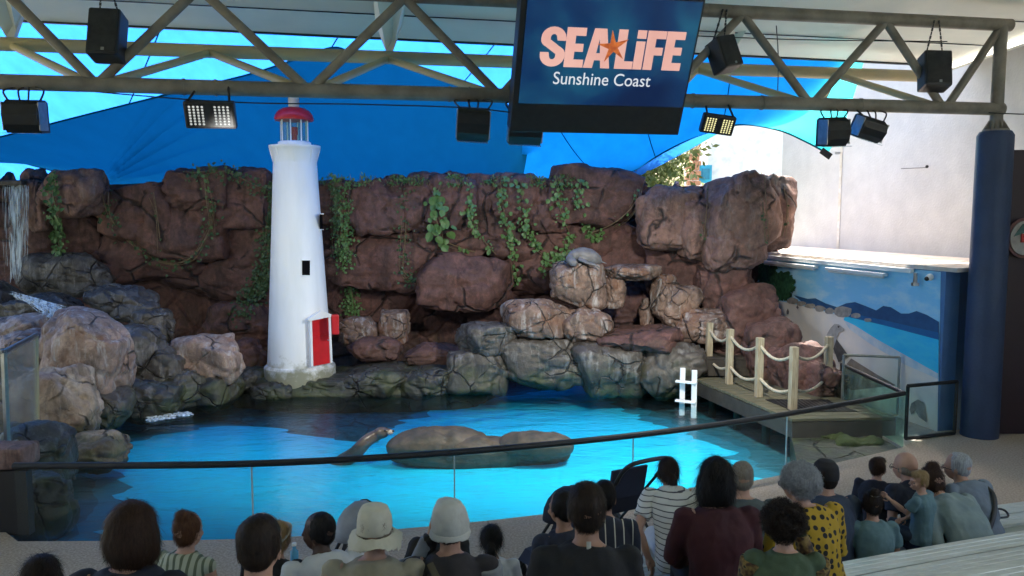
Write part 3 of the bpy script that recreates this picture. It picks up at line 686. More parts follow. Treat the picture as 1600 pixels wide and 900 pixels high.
# roof
rf = empty('canopy_roof', (0, 4, 6.5)); tag(rf, 'pale flat lined roof over the stands behind the truss', 'roof')
eL = P(-260, 17, 12.6); eR = P(1478, 101, 14.4)
eL2 = eL + (eL - eR) * .55
bk = -TN * -22; rise = Vector((0, 0, 1.6))
cL = eL2 + TN * 22 + rise; cR = Vector((9.6, -7.2, 0)); cR = eR + TN * 22 + rise
b = MB(); b.prism([eL2, eR, cR, cL], (0, 0, .18)); b.build('lining', M['roof'], rf)
for k in range(1, 14):                    # panel joints: narrow cover strips
    f = k / 14 * .75; a = eL2.lerp(cL, f) - UP * .004; c = eR.lerp(cR, f) - UP * .004
    b = MB(); b.prism([a, c, c + TN * .02, a + TN * .02], (0, 0, -.012)); b.build('cover_strip', M['darkmetal'], rf)
b = MB(); b.prism([eL2 + UP * .20, eR + UP * .20, eR - UP * .03, eL2 - UP * .03], -TN * .06); b.build('fascia', M['darkmetal'], rf)
b = MB(); b.prism([eR + UP * .22 + TD * .35, eR - UP * .10, cR - UP * .10, cR + UP * .22 + TD * .35], TD * .12); b.build('side_gutter', M['roof'], rf)
for x in (42, 615, 1125):                 # brackets that drop from the roof to the back chord
    q = TP(x, ZK, OFFK); f = q - TD * .16
    zt = 6.55
    b = MB(); b.prism([q - TD * .05 + UP * .10, q + TD * .05 + UP * .10, q + TD * .20 + UP * .5, q + TD * .26 + TN * .9 + UP * 1.0, q - TD * .26 + TN * .9 + UP * 1.0, q - TD * .20 + UP * .5], -TN * .10); b.build('rafter_bracket', M['roof'], rf)
# walls that close the hall behind the stands
b = MB(); b.box((0, -8.4, 3.0), (24, .2, 11)); o = b.build('rear_wall', M['bluepaint']); o['kind'] = 'structure'
# ---- shade sails
def coons(name, mat, corners, nu, nvv, fn, parent):
    A, B_, C, D = corners                  # A-B top, D-C bottom
    vs = []
    for j in range(nvv + 1):
        v = j / nvv
        for i in range(nu + 1):
            u = i / nu
            p = (A.lerp(B_, u)).lerp(D.lerp(C, u), v); vs.append(p + fn(u, v, p))
    fs = [(j * (nu + 1) + i, j * (nu + 1) + i + 1, (j + 1) * (nu + 1) + i + 1, (j + 1) * (nu + 1) + i) for j in range(nvv) for i in range(nu)]
    return mesh_obj(name, vs, fs, mat, parent, True)
sa = empty('shade_sail', P(400, 270, 21)); tag(sa, 'bright blue shade sail spread high behind the truss', 'shade sail')
A1, B1 = Vector((-22, 10.6, 8.6)), Vector((7.0, 13.6, 7.15)); D1, C1 = P(-1100, 300, 23), P(985, 280, 19.5)
def fa(u, v, p): return UP * (.12 * math.sin(u * 9) * v * (1 - v) - .35 * math.sin(math.pi * v)) + Vector((0, 0, .03 * math.sin(u * 60 + v * 7)))
coons('cloth', M['sailfar'], (A1, B1, C1, D1), 160, 40, fa, sa)
for f in (.50, .60, .70, .79, .88, .95):       # sewn seams
    a = A1.lerp(B1, f) - UP * .05; c = D1.lerp(C1, f + .03) - UP * .05
    pts = [a.lerp(c, t / 14) - UP * (.35 * math.sin(math.pi * t / 14) + .02) for t in range(15)]
    b = MB(); b.tube(pts, .014, 5, True, .4); b.build('seam', M['saildark'], sa)
# right hand sail with its scooped lower edge
sb = empty('shade_sail', P(1100, 260, 17)); tag(sb, 'lighter blue shade sail with scooped edge beside the white wall', 'shade sail')
edge = [(812, 282), (862, 279), (930, 277), (985, 268), (1020, 248), (1060, 226), (1100, 209), (1155, 195), (1215, 203), (1260, 222), (1293, 240)]
ed = [19.5, 19.2, 18.8, 18.3, 17.9, 17.4, 16.9, 16.4, 15.9, 15.4, 15.0]
low = smooth_path([P(x, y, d) for (x, y), d in zip(edge, ed)], 8)
tp = [(820, 150), (860, 120), (930, 85), (985, 75), (1040, 75), (1090, 80), (1140, 84), (1190, 87), (1250, 92), (1310, 95), (1352, 98)]
high = smooth_path([P(x, y - 8, 14.75) for x, y in tp], 8); over = [Vector((p.x, 12.6 + .185 * p.x, 6.95)) for p in high]
nn_ = 20; vs = [p for p in over]
for j in range(nn_ + 1):
    v = j / nn_
    for a, c in zip(high, low):
        p = a.lerp(c, v); vs.append(p + UP * (-.22 * math.sin(math.pi * v) + .015 * math.sin(p.x * 9 + p.y * 3)))
m_ = len(low)
mesh_obj('cloth', vs, [(j * m_ + i, j * m_ + i + 1, (j + 1) * m_ + i + 1, (j + 1) * m_ + i) for j in range(nn_ + 1) for i in range(m_ - 1)], M['sail'], sb, True)
b = MB(); b.tube(low, .018, 6); b.build('edge_cable', M['saildark'], sb, True)
b = MB(); q = P(1293, 240, 15.0); b.box(q + Vector((-.03, 0, 0)), (.22, .02, .12), roty(.6)); b.build('corner_plate', M['darkmetal'], sb)
for f0, f1 in ((.30, .42), (.62, .66), (.05, .22)):
    i0, i1 = int(f0 * (m_ - 1)), int(f1 * (m_ - 1))
    pts = [high[i0].lerp(low[i1], t / 12) - UP * (.22 * math.sin(math.pi * t / 12) + .03) for t in range(13)]
    b = MB(); b.tube(pts, .012, 5, True, .4); b.build('seam', M['saildark'], sb)
# lower darker membrane anchored on the rocks
sd = empty('tent_membrane', P(480, 280, 17.8)); tag(sd, 'darker blue tensioned tent membrane in front with a wrinkled corner', 'tent membrane')
top = [(-330, 292), (-120, 243), (0, 214), (120, 183), (240, 153), (330, 131), (400, 113), (470, 90), (523, 74), (560, 88), (620, 100), (680, 113), (720, 130), (762, 146), (800, 168), (826, 222)]
bot = [(-330, 255), (-120, 230), (0, 247), (80, 266), (160, 288), (220, 287), (300, 286), (400, 287), (480, 287), (560, 287), (610, 286), (660, 284), (710, 284), (750, 283), (785, 282), (811, 281)]
dt = [13.8] * 2 + [14.0, 14.2, 14.4, 14.5, 14.5, 14.4, 14.3, 14.5, 14.8, 15.2, 15.6, 16, 16.6, 17.2]
tp_ = smooth_path([P(x, y, d) for (x, y), d in zip(top, dt)], 22); bt_ = smooth_path([P(x, y, 17.7) for x, y in bot], 22)
m_ = len(tp_); nn_ = 90; vs = []
corner = P(160, 290, 17.7)
for j in range(nn_ + 1):
    v = j / nn_
    for a, c in zip(tp_, bt_):
        p = a.lerp(c, v); p = p - UP * (.25 * math.sin(math.pi * v))
        sx_ = 800 + p.x / p.y * FPX - 160; sz_ = (p.z - corner.z) / p.y * FPX; r = math.hypot(sx_, sz_) + 1e-6; th = math.atan2(sz_, sx_)
        wv = .085 * math.exp(-((r - 105) / 95) ** 2) * math.sin(th * 42 + r * .012) * min(1, max(0, (1.05 - th) * 3)) * min(1, max(0, th * 6))
        vs.append(p + Vector((0, -.55, .83)) * wv)
o = mesh_obj('membrane', vs, [(j * m_ + i, j * m_ + i + 1, (j + 1) * m_ + i + 1, (j + 1) * m_ + i) for j in range(nn_) for i in range(m_ - 1)], M['saildark'], sd, True)
b = MB(); b.tube(bt_, .02, 6); b.build('edge_cable', M['saildark'], sd, True)
b = MB(); b.tube(tp_, .016, 6); b.build('edge_cable', M['saildark'], sd, True)

# ================================================================ SCREEN
def emis(name, c1, c2, s, scale=2):
    m, t, bs = nodes_of(name)
    bs.inputs['Base Color'].default_value = (.01, .01, .012, 1); bs.inputs['Roughness'].default_value = .35
    f = noise(t, coords(t, 'Object', (1, 1, 1)), scale, 3)
    t.links.new(ramp(t, f, [(.35, c1), (.65, c2)]), bs.inputs['Emission Color']); bs.inputs['Emission Strength'].default_value = s
    return m
su = TD; st_ = R(27); sv = (TN * math.sin(st_) + UP * math.cos(st_)).normalized(); sn = su.cross(sv).normalized()
if sn.y > 0: sn = -sn
s0_ = P(797, 207, 9.55)
scr = empty('display_screen', s0_); tag(scr, 'large tilted dark blue advertising screen hanging from the truss', 'screen')
SW, SH = 2.10, 1.72
def SP(x, y, k=0.0): return s0_ + su * x + sv * y + sn * k
b = MB(); b.box(SP(SW / 2, SH / 2, -.13), (SW, SH, .24), axes(su, sv, sn), .015); b.build('casing', M['black'], scr)
m, t, bs = nodes_of('lit screen')
c_ = N(t, 'ShaderNodeTexCoord'); geo = c_.outputs['Object']
bs.inputs['Base Color'].default_value = (.005, .005, .006, 1); bs.inputs['Roughness'].default_value = .3
f = noise(t, geo, 1.1, 3, .5, .4)
colr = ramp(t, f, [(.36, (.0025, .016, .075)), (.52, (.004, .038, .13)), (.68, (.012, .11, .21))])
t.links.new(colr, bs.inputs['Emission Color']); bs.inputs['Emission Strength'].default_value = .13
DX0, DX1, DY0, DY1 = .07, SW - .03, .36, 1.58
b = MB(); b.box(SP((DX0 + DX1) / 2, (DY0 + DY1) / 2, -.005), (DX1 - DX0, DY1 - DY0, .02), axes(su, sv, sn)); b.build('panel', m, scr)
def text_part(name, body, x, y, size, mat, parent, k=.008, sx=1.0, bold=0.0, align='LEFT', frame=None):
    cu = bpy.data.curves.new(name, 'FONT'); cu.body = body; cu.size = size; cu.offset = bold; cu.align_x = align; cu.extrude = .002; cu.resolution_u = 6
    tmp = bpy.data.objects.new('tmp', cu); sc.collection.objects.link(tmp)
    me = bpy.data.meshes.new_from_object(tmp.evaluated_get(bpy.context.evaluated_depsgraph_get()))
    bpy.data.objects.remove(tmp); fr = frame or SP; 
    for v in me.vertices: v.co = fr(x + v.co.x * sx, y + v.co.y, k + v.co.z)
    return finish(name, me, mat, parent, False)
M['letter'] = emis('lit pink white letters', (.62, .33, .28), (.70, .40, .34), .19)
M['letterw'] = emis('lit pale letters', (.60, .62, .66), (.56, .58, .62), .19)
M['starf'] = emis('lit orange starfish', (.50, .13, .03), (.30, .06, .015), .20, 18)
def block(name, polys, x, y, s):
    b = MB()
    for pl in polys: b.prism([SP(x + a * s, y + c * s, .008) for a, c in pl], sn * .004)
    return b.build(name, M['letter'], scr)
# heavy capitals drawn as outlines (width x height in letter units of 1)
def arcpts(cx, cy, rx, ry, a0, a1, n=7): return [(cx + rx * math.cos(R(a0 + (a1 - a0) * i / n)), cy + ry * math.sin(R(a0 + (a1 - a0) * i / n))) for i in range(n + 1)]
outer_top = arcpts(.32, .74, .32, .26, 0, 180, 10)
S_ = [[*arcpts(.32, .72, .32, .28, 5, 180, 10), *arcpts(.32, .66, .32, .2, 180, 235, 4), (.40, .32), (.40, .27), *arcpts(.32, .26, .08, .08, 0, -180, 5), (.22, .36), (0, .36), *arcpts(.32, .28, .32, .28, 180, 360, 12), *arcpts(.32, .34, .32, .2, 0, 55, 4), (.24, .68), (.24, .73), *arcpts(.32, .74, .08, .08, 180, 0, 5), (.42, .66), (.64, .66)]]
E_ = [[(0, 0), (.5, 0), (.5, .2), (.24, .2), (.24, .4), (.46, .4), (.46, .6), (.24, .6), (.24, .8), (.5, .8), (.5, 1), (0, 1)]]
A_ = [[(0, 0), (.24, 0), (.27, .18), (.43, .18), (.46, 0), (.70, 0), (.50, 1), (.20, 1)][:]]
A_ = [[(0, 0), (.24, 0), (.27, .2), (.35, .2), (.35, .38), (.30, .38), (.35, .75), (.35, 1), (.19, 1)], [(.351, .2), (.43, .2), (.46, 0), (.70, 0), (.51, 1), (.351, 1), (.351, .75), (.40, .38), (.351, .38)]]
L_ = [[(0, 0), (.48, 0), (.48, .2), (.24, .2), (.24, 1), (0, 1)]]
I_ = [[(0, 0), (.24, 0), (.24, .72), (0, .72)], [(0, .79), (.24, .79), (.24, 1), (0, 1)]]
F_ = [[(0, 0), (.24, 0), (.24, .38), (.46, .38), (.46, .58), (.24, .58), (.24, .8), (.5, .8), (.5, 1), (0, 1)]]
HS = .445; x = .26; y0 = .80
for nm, gl, adv in (('letter', S_, .70), ('letter', E_, .56), ('letter', A_, .90), ('letter', L_, .54), ('letter', I_, .30), ('letter', F_, .56), ('letter', E_, .5)):
    block(nm, gl, x, y0, HS); x += adv * HS * .92
b = MB(); sx0 = .26 + 2.04 * HS * .92; pts = []
for k in range(10):
    rr = .19 if k % 2 == 0 else .055; a = R(100 + 36 * k); pts.append(SP(sx0 + rr * math.cos(a), y0 + .25 + rr * math.sin(a), .016))
b.prism(pts, sn * .010); b.build('starfish', M['starf'], scr)
text_part('lettering', 'Sunshine Coast', .44, .60, .205, M['letterw'], scr, .008, .92)['kind'] = 'stuff'
b = MB()
for x in (.3, 1.8): b.tube([SP(x, SH - .12, -.25), SP(x, SH + .1, -.3) + UP * .3], .025, 8)
b.build('hanger', M['darkmetal'], scr)

# ================================================================ SPEAKERS AND FLOODLIGHTS
def speaker(px, py, wpx, hpx, off, yaw, roll, lab, pitch=-.25, topz=None):
    q = TP(px, 5.2, off); d = q.y; c = P(px, py, d); k = d / FPX; w_, h_ = wpx * k, hpx * k
    t = empty('loudspeaker', c); tag(t, lab, 'speaker', 'black loudspeakers hung on the truss')
    Mx = rotz(yaw) @ rotx(pitch) @ roty(roll)
    b = MB(); b.box(c, (w_, .30, h_), Mx, .03); b.build('cabinet', M['black'], t)
    b = MB(); b.box(c + Mx @ Vector((0, -.152, 0)), (w_ * .86, .012, h_ * .90), Mx, .005); b.build('grille', M['darkmetal'], t)
    b = MB(); b.box(c + Mx @ Vector((w_ * .05, -.162, -h_ * .40)), (w_ * .10, .006, w_ * .10), Mx, .002); b.build('badge', M['steel'], t)
    for sx in (-.3, .3):
        a = c + Mx @ Vector((w_ * sx, 0, h_ / 2)); z = Vector((c.x + sx * w_ * .3, q.y + .02 * sx, topz or ZT))
        b = MB(); n = 9
        for i in range(n):
            p0 = a.lerp(z, i / n); p1 = a.lerp(z, (i + .9) / n); b.tube([p0, p1], .010 if i % 2 else .014, 6)
        b.build('chain', M['darkmetal'], t)
speaker(168, 57, 46, 74, -.05, .12, .02, 'upright black loudspeaker hung on chains at the upper left')
speaker(1131, 86, 34, 50, -.12, .35, -.22, 'tilted black loudspeaker just right of the screen')
speaker(1460, 112, 40, 56, -.12, -.1, .05, 'black loudspeaker hung on chains next to the column')
def led(px, py, wpx, hpx, yaw, roll, pitch, lab, colr):
    q = TP(px, ZB, -.02); d = q.y - .1; c = P(px, py, d); k = d / FPX; w_, h_ = wpx * k, hpx * k
    t = empty('led_floodlight', c); tag(t, lab, 'floodlight', 'led floodlights under the truss'); Mx = rotz(yaw) @ roty(roll) @ rotx(pitch)
    b = MB(); b.box(c, (w_, .10, h_), Mx, .03); b.build('housing', M['black'], t)
    b = MB(); b.box(c + Mx @ Vector((0, -.052, 0)), (w_ * .90, .006, h_ * .86), Mx, .004); b.build('front_glass', M['darkmetal'], t)
    for col_ in range(10):
        if col_ in (4, 5): continue
        b = MB()
        for r_ in range(7): b.ell(c + Mx @ Vector(((col_ - 4.5) * w_ * .083, -.060, (r_ - 3) * h_ * .105)), (w_ * .026, .006, h_ * .042), Mx, 6, 4)
        b.build('led_row', colr, t)
    b = MB()
    for sx in (-.4, .4): b.tube([c + Mx @ Vector((w_ * sx, 0, h_ * .5)), Vector((c.x + w_ * sx * .8, q.y, ZB))], .014, 6)
    b.build('bracket', M['darkmetal'], t)
led(329, 179, 76, 42, .1, 0, .35, 'wide led floodlight with white lamp rows at the upper left', emis('white leds', (.75, .78, .72), (.5, .52, .5), .16))
led(1121, 194, 52, 30, .1, .12, .45, 'small led floodlight with yellowish lamp rows right of the screen', emis('yellow leds', (.85, .8, .4), (.6, .55, .25), .22))
def flood(px, py, wpx, hpx, yaw, roll, pitch, lab):
    q = TP(px, ZB, -.02); d = q.y - .05; c = P(px, py, d); k = d / FPX; w_, h_ = wpx * k, hpx * k
    t = empty('floodlight', c); tag(t, lab, 'floodlight', 'black box floodlights under the truss'); Mx = rotz(yaw) @ roty(roll) @ rotx(pitch)
    prof = [(-.16, -.5), (.06, -.5), (.14, -.25), (.17, .05), (.12, .35), (.02, .5), (-.10, .5), (-.16, .42)]
    b = MB(); rings = [[c + Mx @ Vector((sx * w_ * .5, -yy, zz * h_)) for yy, zz in prof] for sx in (-1, -.94, .94, 1)]
    b.loft(rings); b.build('body', M['black'], t)
    for sx in (-.52, .52):
        b = MB(); b.box(c + Mx @ Vector((w_ * sx, -.02, 0)), (.012, .22, h_ * .85), Mx, .004); b.build('side_plate', M['steel'], t)
    b = MB(); b.box(c + Mx @ Vector((0, -.10, -h_ * .5)), (w_ * .98, .20, .012), Mx, .003); b.build('lens', M['glassfog'], t)
    for sx in (-.46, -.12, .12, .46):
        a = c + Mx @ Vector((w_ * sx, 0, h_ * .48)); z = Vector((c.x + w_ * sx * .6, q.y, ZB - .06)); mid = (a + z) / 2 + Vector((w_ * sx * .5, -.03, .03))
        b = MB(); b.tube(smooth_path([a, mid, z], 5), .011, 6); b.build('yoke', M['darkmetal'], t, True)
flood(40, 182, 50, 50, .15, 0, .1, 'large black box floodlight at the far left under the truss')
flood(739, 194, 48, 50, .1, .05, .2, 'black box floodlight left of the hanging screen')
flood(820, 200, 50, 48, .1, .05, .2, 'black box floodlight half hidden behind the screen corner')
flood(1302, 206, 36, 44, .2, -.05, .1, 'black box floodlight, left one of the right hand pair')
flood(1357, 201, 40, 34, .2, .25, .3, 'tilted black box floodlight nearest the column')
# cables
for k, (pts, d, lab) in enumerate([([(-20, 128), (330, 158), (560, 163), (720, 168), (800, 176)], 9.6, 'black cable strung below the truss left of the screen'),
                                   ([(1060, 55), (1250, 62), (1480, 65)], 11.6, 'thin black cable stretched between the truss chords on the right'),
                                   ([(1213, 40), (1216, 90), (1215, 150)], 12.2, 'thin cable dangling beside the right hand diagonals'),
                                   ([(1545, 176), (1560, 177), (1640, 180)], 10.8, 'black cable running from the column to the right wall')]):
    b = MB(); b.tube(smooth_path([P(x, y, d) for x, y in pts], 8), .008, 5); o = b.build('cable', M['black']); tag(o, lab, 'cable')

M['void'] = pm('dark opening', (.006, .006, .007), None, 5, .95, 0, 40, 0, (1, 1, 1), .05)
# ================================================================ LIGHTHOUSE
lh = empty('lighthouse', LH); tag(lh, 'white miniature lighthouse with red door and red cap', 'lighthouse')
k = 15.0 / FPX; NS = 24
def lring(r, z, n=NS): return [LH + Vector((r * math.cos(2 * math.pi * (i + .5) / n), r * math.sin(2 * math.pi * (i + .5) / n), z)) for i in range(n)]
HT = (P(469, 228, 15).z - LH.z)
r0, r1 = 51 * k, 33 * k
def rad(z): return r0 + (r1 - r0) * (z / (HT - .30)) ** .92
b = MB(); b.loft([lring(r0 + .05, -.25), lring(r0 + .05, .10), lring(r0 + .01, .14)] + [lring(rad(z), z) for z in (.15, .6, 1.2, 1.8, 2.4, 3.0, HT - .32)] + [lring(r1 * 1.0, HT - .3), lring(r1 * 1.10, HT - .10), lring(36 * k * 1.07, HT - .05), lring(37.5 * k * 1.04, HT - .04), lring(37.5 * k * 1.04, HT)])
m, t, bs = nodes_of('tower paint with grime')
vec = coords(t, 'Object'); sx = N(t, 'ShaderNodeSeparateXYZ'); t.links.new(vec, sx.inputs[0])
h_ = math_(t, 'ADD', sx.outputs[2], math_(t, 'MULTIPLY', math_(t, 'SUBTRACT', noise(t, vec, 3.2, 6, .7), .5), 1.1))
gr = ramp(t, h_, [(.25, .9), (.52, 0.)])
cl = mix(t, gr, mix(t, ramp(t, noise(t, coords(t, 'Object', (3, 3, .5)), 2, 5), [(.4, 0.), (.75, .5)]), (.80, .82, .84), (.66, .69, .70)), (.20, .20, .12))
t.links.new(cl, bs.inputs['Base Color']); bs.inputs['Roughness'].default_value = .5; M['tower'] = m
b.build('tower', M['tower'], lh, True)
for i in range(8):
    a = 2 * math.pi * (i + .25) / 8; dv = Vector((math.cos(a), math.sin(a), 0)); b = MB()
    b.prism([LH + dv * (r1 - .01) + UP * (HT - .34), LH + dv * (r1 * 1.16) + UP * (HT - .06), LH + dv * (r1 - .01) + UP * (HT - .05)], Vector((-dv.y, dv.x, 0)) * .025); b.build('bracket', M['white'], lh)
b = MB(); b.loft([lring(25 * k, HT), lring(25 * k, HT + .06), lring(22 * k, HT + .08)], True); b.build('lantern_base', M['white'], lh)
zl = P(469, 186, 15).z - LH.z
b = MB(); b.loft([lring(20 * k, HT + .08), lring(20 * k, zl)], False); b.build('lantern_glass', M['glassgreen'], lh)
for i in range(8):
    a = 2 * math.pi * i / 8; q = LH + Vector((math.cos(a), math.sin(a), 0)) * 20.5 * k; b = MB(); b.tube([q + UP * (HT + .06), q + UP * zl], .012, 6); b.build('mullion', M['white'], lh)
b = MB(); b.tube([LH + UP * (HT + .08), LH + UP * (HT + .2)], .05, 12); b.tube([LH + UP * (HT + .2), LH + UP * (HT + .34)], .065, 12); b.build('lamp', M['red'], lh, True)
b = MB(); b.loft([lring(r_, zl + z, 28) for r_, z in ((29 * k, -.03), (29.5 * k, .01), (28 * k, .07), (24 * k, .14), (17 * k, .19), (8 * k, .215), (.01, .22))]); b.build('dome', M['red'], lh, True)
b = MB(); b.tube([LH + UP * (zl + .2), LH + UP * (zl + 1.25)], .10, 14); b.build('support_pole', pm('beige pole', (.55, .52, .46), None, 4, .5), lh, True)
def onface(px, py, out=.0):               # a point on the tower's front seen at px,py
    r = ray(px, py); o = Vector((0, 0, CAMZ)); best = None; s = 12.5
    while s < 16:
        q = o + r * s; z = q.z - LH.z
        if math.hypot(q.x - LH.x, q.y - LH.y) <= rad(max(0, min(z, HT - .32))) * .985 + out: return q
        s += .004
    return o + r * 14.6
for x0, y0_, x1, y1 in ((472, 407, 484, 430), (499.5, 335, 503, 358)):
    a, b_, c_, d_ = onface(x0, y1, .01), onface(x1, y1, .01), onface(x1, y0_, .01), onface(x0, y0_, .01); nrm = (b_ - a).cross(d_ - a).normalized(); nrm = nrm if nrm.y < 0 else -nrm
    b = MB(); b.prism([a, b_, c_, d_], nrm * .012); f_ = b.build('window', M['void'], lh)
    b = MB()
    ex = (b_ - a) * .12; ez = (d_ - a) * .06
    b.prism([a - ex - ez, b_ + ex - ez, b_ + ex, a - ex], nrm * .03); b.prism([d_ - ex, c_ + ex, c_ + ex + ez, d_ - ex + ez], nrm * .03); b.build('frame', M['white'], f_)
a, b_, c_, d_ = [onface(x, y, .07) for x, y in ((487, 572), (514, 567), (511, 495), (485, 501))]
nrm = (b_ - a).cross(d_ - a).normalized(); nrm = nrm if nrm.y < 0 else -nrm
b = MB(); b.prism([a, b_, c_, d_], nrm * .03); dr = b.build('door', M['red'], lh)
b = MB(); b.ell(b_.lerp(c_, .5) - (b_ - a) * .08 + nrm * .045, .015); b.build('handle', M['steel'], dr)
b = MB(); m0, m1 = a.lerp(d_, .62), b_.lerp(c_, .62); b.prism([m0, m1, m1 + UP * .012, m0 + UP * .012], nrm * .036); b.build('panel_ridge', M['red'], dr)
ex = (b_ - a).normalized() * .045
b = MB(); b.prism([a - ex, a, d_, d_ - ex], nrm * .05); b.build('door_frame', M['white'], lh)
b = MB(); b.prism([b_, b_ + ex, c_ + ex, c_], nrm * .05); b.build('door_frame', M['white'], lh)
b = MB(); b.prism([d_ - ex * 2, c_ + ex * 1.4, c_ + ex * 1.4 + UP * .04, d_.lerp(c_, .5) + UP * .15, d_ - ex * 2 + UP * .04], nrm * .07); b.build('pediment', M['white'], lh)
b = MB(); q = onface(519, 507, .06); b.box(q + Vector((.05, .02, 0)), (.13, .16, .36), rotz(.3), .02); b.build('red_box', M['red'], lh)

# ================================================================ GLASS BARRIER
GH = .76
gb = empty('glass_barrier', GL[len(GL) // 2]); tag(gb, 'curved clear glass pool barrier with a black handrail', 'glass barrier')
top = [p + UP * GH for p in GL]
gx = [800 + p.x / (p.y * .99) * FPX for p in GL]
cuts = [0] + [min(range(len(GL)), key=lambda i: abs(gx[i] - s)) for s in (373, 711, 1003, 1240)] + [len(GL) - 1]
for i0, i1 in zip(cuts[:-1], cuts[1:]):
    seg = GL[i0:i1 + 1]; b = MB(); vs = []; n = len(seg)
    sh = [seg[0].lerp(seg[1], .03)] + seg[1:-1] + [seg[-1].lerp(seg[-2], .03)]
    for p in sh: vs += [p + UP * .0, p + UP * (GH - .01)]
    back = [v + Vector((0, .012, 0)) for v in vs]
    fs = [(2 * i, 2 * i + 2, 2 * i + 3, 2 * i + 1) for i in range(n - 1)]
    b.add(vs, fs); b.add(back, [tuple(reversed(f)) for f in fs])
    b.build('glass_panel', M['glass'], gb)
for i in cuts[1:-1]:
    b = MB(); p = GL[i]; b.box(p + UP * GH / 2 + Vector((0, .006, 0)), (.012, .022, GH)); b.build('joint', pm('silicone joint', (.5, .58, .58), None, 5, .4) if 'silicone joint' not in bpy.data.materials else bpy.data.materials['silicone joint'], gb)
b = MB(); b.tube(top, .034, 10); b.build('handrail', M['black'], gb, True)
# return panel on the right and the gate beyond
gc = GL[-1]; ge = G(1312, 668, 0); ge = Vector((P(1312, 668, 12.9).x, 12.9, 0))
gr_ = empty('glass_return', gc); tag(gr_, 'greenish glass return panel at the right end of the pool barrier', 'glass panel')
b = MB(); b.prism([gc + Vector((.02, .02, 0)), ge, ge + UP * GH, gc + Vector((.02, .02, GH))], (.014, .004, 0)); b.build('glass_panel', M['glassgreen'], gr_)
b = MB(); b.tube([gc + UP * GH, ge + UP * GH], .03, 10); b.build('handrail', M['black'], gr_, True)
b = MB(); b.box(ge + UP * .38, (.05, .05, .8)); b.build('post', M['darkmetal'], gr_)
def framed(name, pts, lab, cat, mat, fr=.022, fm='steel'):
    t = empty(name, pts[0]); tag(t, lab, cat); b = MB(); nrm = (pts[1] - pts[0]).cross(pts[3] - pts[0]).normalized()
    b.prism(pts, nrm * .01); b.build('pane', M[mat], t)
    for i in range(4):
        b = MB(); b.tube([pts[i], pts[(i + 1) % 4]], fr, 6); b.build('frame_bar', M[fm], t)
    return t
q0, q1 = Vector((P(1316, 620, 12.6).x, 12.6, .05)), Vector((P(1403, 620, 12.4).x, 12.4, .05))
framed('steel_gate', [q0, q1, q1 + UP * .92, q0 + UP * .92], 'steel framed clear gate in front of the painted mural', 'gate', 'glass')
q0, q1 = G(1412, 690), G(1494, 681); q0 = q0 + Vector((.05, .05, .03)); q1 = q1 + Vector((0, .05, .03))
framed('exit_gate', [q0, q1, q1 + UP * .76, q0 + UP * .76], 'dark framed glass gate between the barrier and the blue column', 'gate', 'glass', .028, 'darkmetal')
# path beyond the gate and the mossy kerb inside the glass
b = MB(); b.prism([gc + Vector((.05, .0, -.02)), Vector((6.35, 11.58, -.02)), mB + mn * .02 - UP * .02, along(1.0, .02, -.02), Vector((4.75, 14.5, -.02)), ge + Vector((-.02, 0, -.02))], (0, 0, -.5)); o = b.build('path', pm('pale path', (.46, .43, .38), (.36, .34, .30), 12, .8, .2, 60)); o['kind'] = 'structure'
lp = [G(1248, 737, -.03), G(1404, 700, -.03), ge + Vector((-.06, -.1, -.03)), G(1235, 672, -.03)]
b = MB(); b.prism(lp, (0, 0, -.5)); o = b.build('pool_kerb', M['rockgrey']); o['kind'] = 'structure'
ms = empty('moss_patch', G(1345, 690, -.02)); tag(ms, 'bright green moss patch on the kerb behind the glass', 'moss')
boulder(ms, M['moss'], G(1340, 692, -.03), (.38, .16, .07), (0, 0, .2), 2.4, 4, .4, .02, 4, 'moss_mound', False); boulder(ms, M['moss'], G(1300, 680, -.03), (.28, .2, .05), (0, 0, .5), 2.4, 4, .5, .02, 4, 'moss_mound', False)
# glass screen at the far left
lf = empty('left_glass_screen', P(20, 720, 9.0)); tag(lf, 'smeared glass screen with steel frame on the left bank', 'glass panel')
A, Bq = P(12, 700, 8.6), P(58, 668, 10.4); At, Bt = P(6, 551, 8.6), P(56, 524, 10.4)
b = MB(); b.prism([A, Bq, Bt, At], (.012, 0, 0)); b.build('pane', M['glassfog'], lf)
for a, c in ((A, Bq), (Bq, Bt), (Bt, At), (At, A)):
    b = MB(); b.tube([a, c], .035, 6); b.build('frame_bar', M['steel'] if a is not Bq else M['trussback'], lf)
A2, At2 = P(-90, 706, 8.6), P(-90, 551, 8.6)
b = MB(); b.prism([A2, A, At, At2], (0, .012, 0)); b.build('pane', M['glassfog'], lf)
b = MB(); b.tube([At2, At], .035, 6); b.tube([A2, A], .03, 6); b.build('frame_bar', M['steel'], lf)
pl = empty('left_plinth', (-5.2, 7.9, 0)); tag(pl, 'dark plinth with brown stone cap below the left glass screen', 'plinth')
x1 = G(27, 846).x; q = P(14, 708, 8.2)
b = MB(); b.box((x1 - 1.0 - .02, 7.88, .30), (2.0, .10, .66)); b.build('base', pm('dark plinth', (.02, .016, .014), None, 3, .7), pl)
b = MB(); b.box((x1 - 1.08, 8.0, .75), (2.04, .35, .22), None, .04); b.build('cap', M['rockhi'], pl)

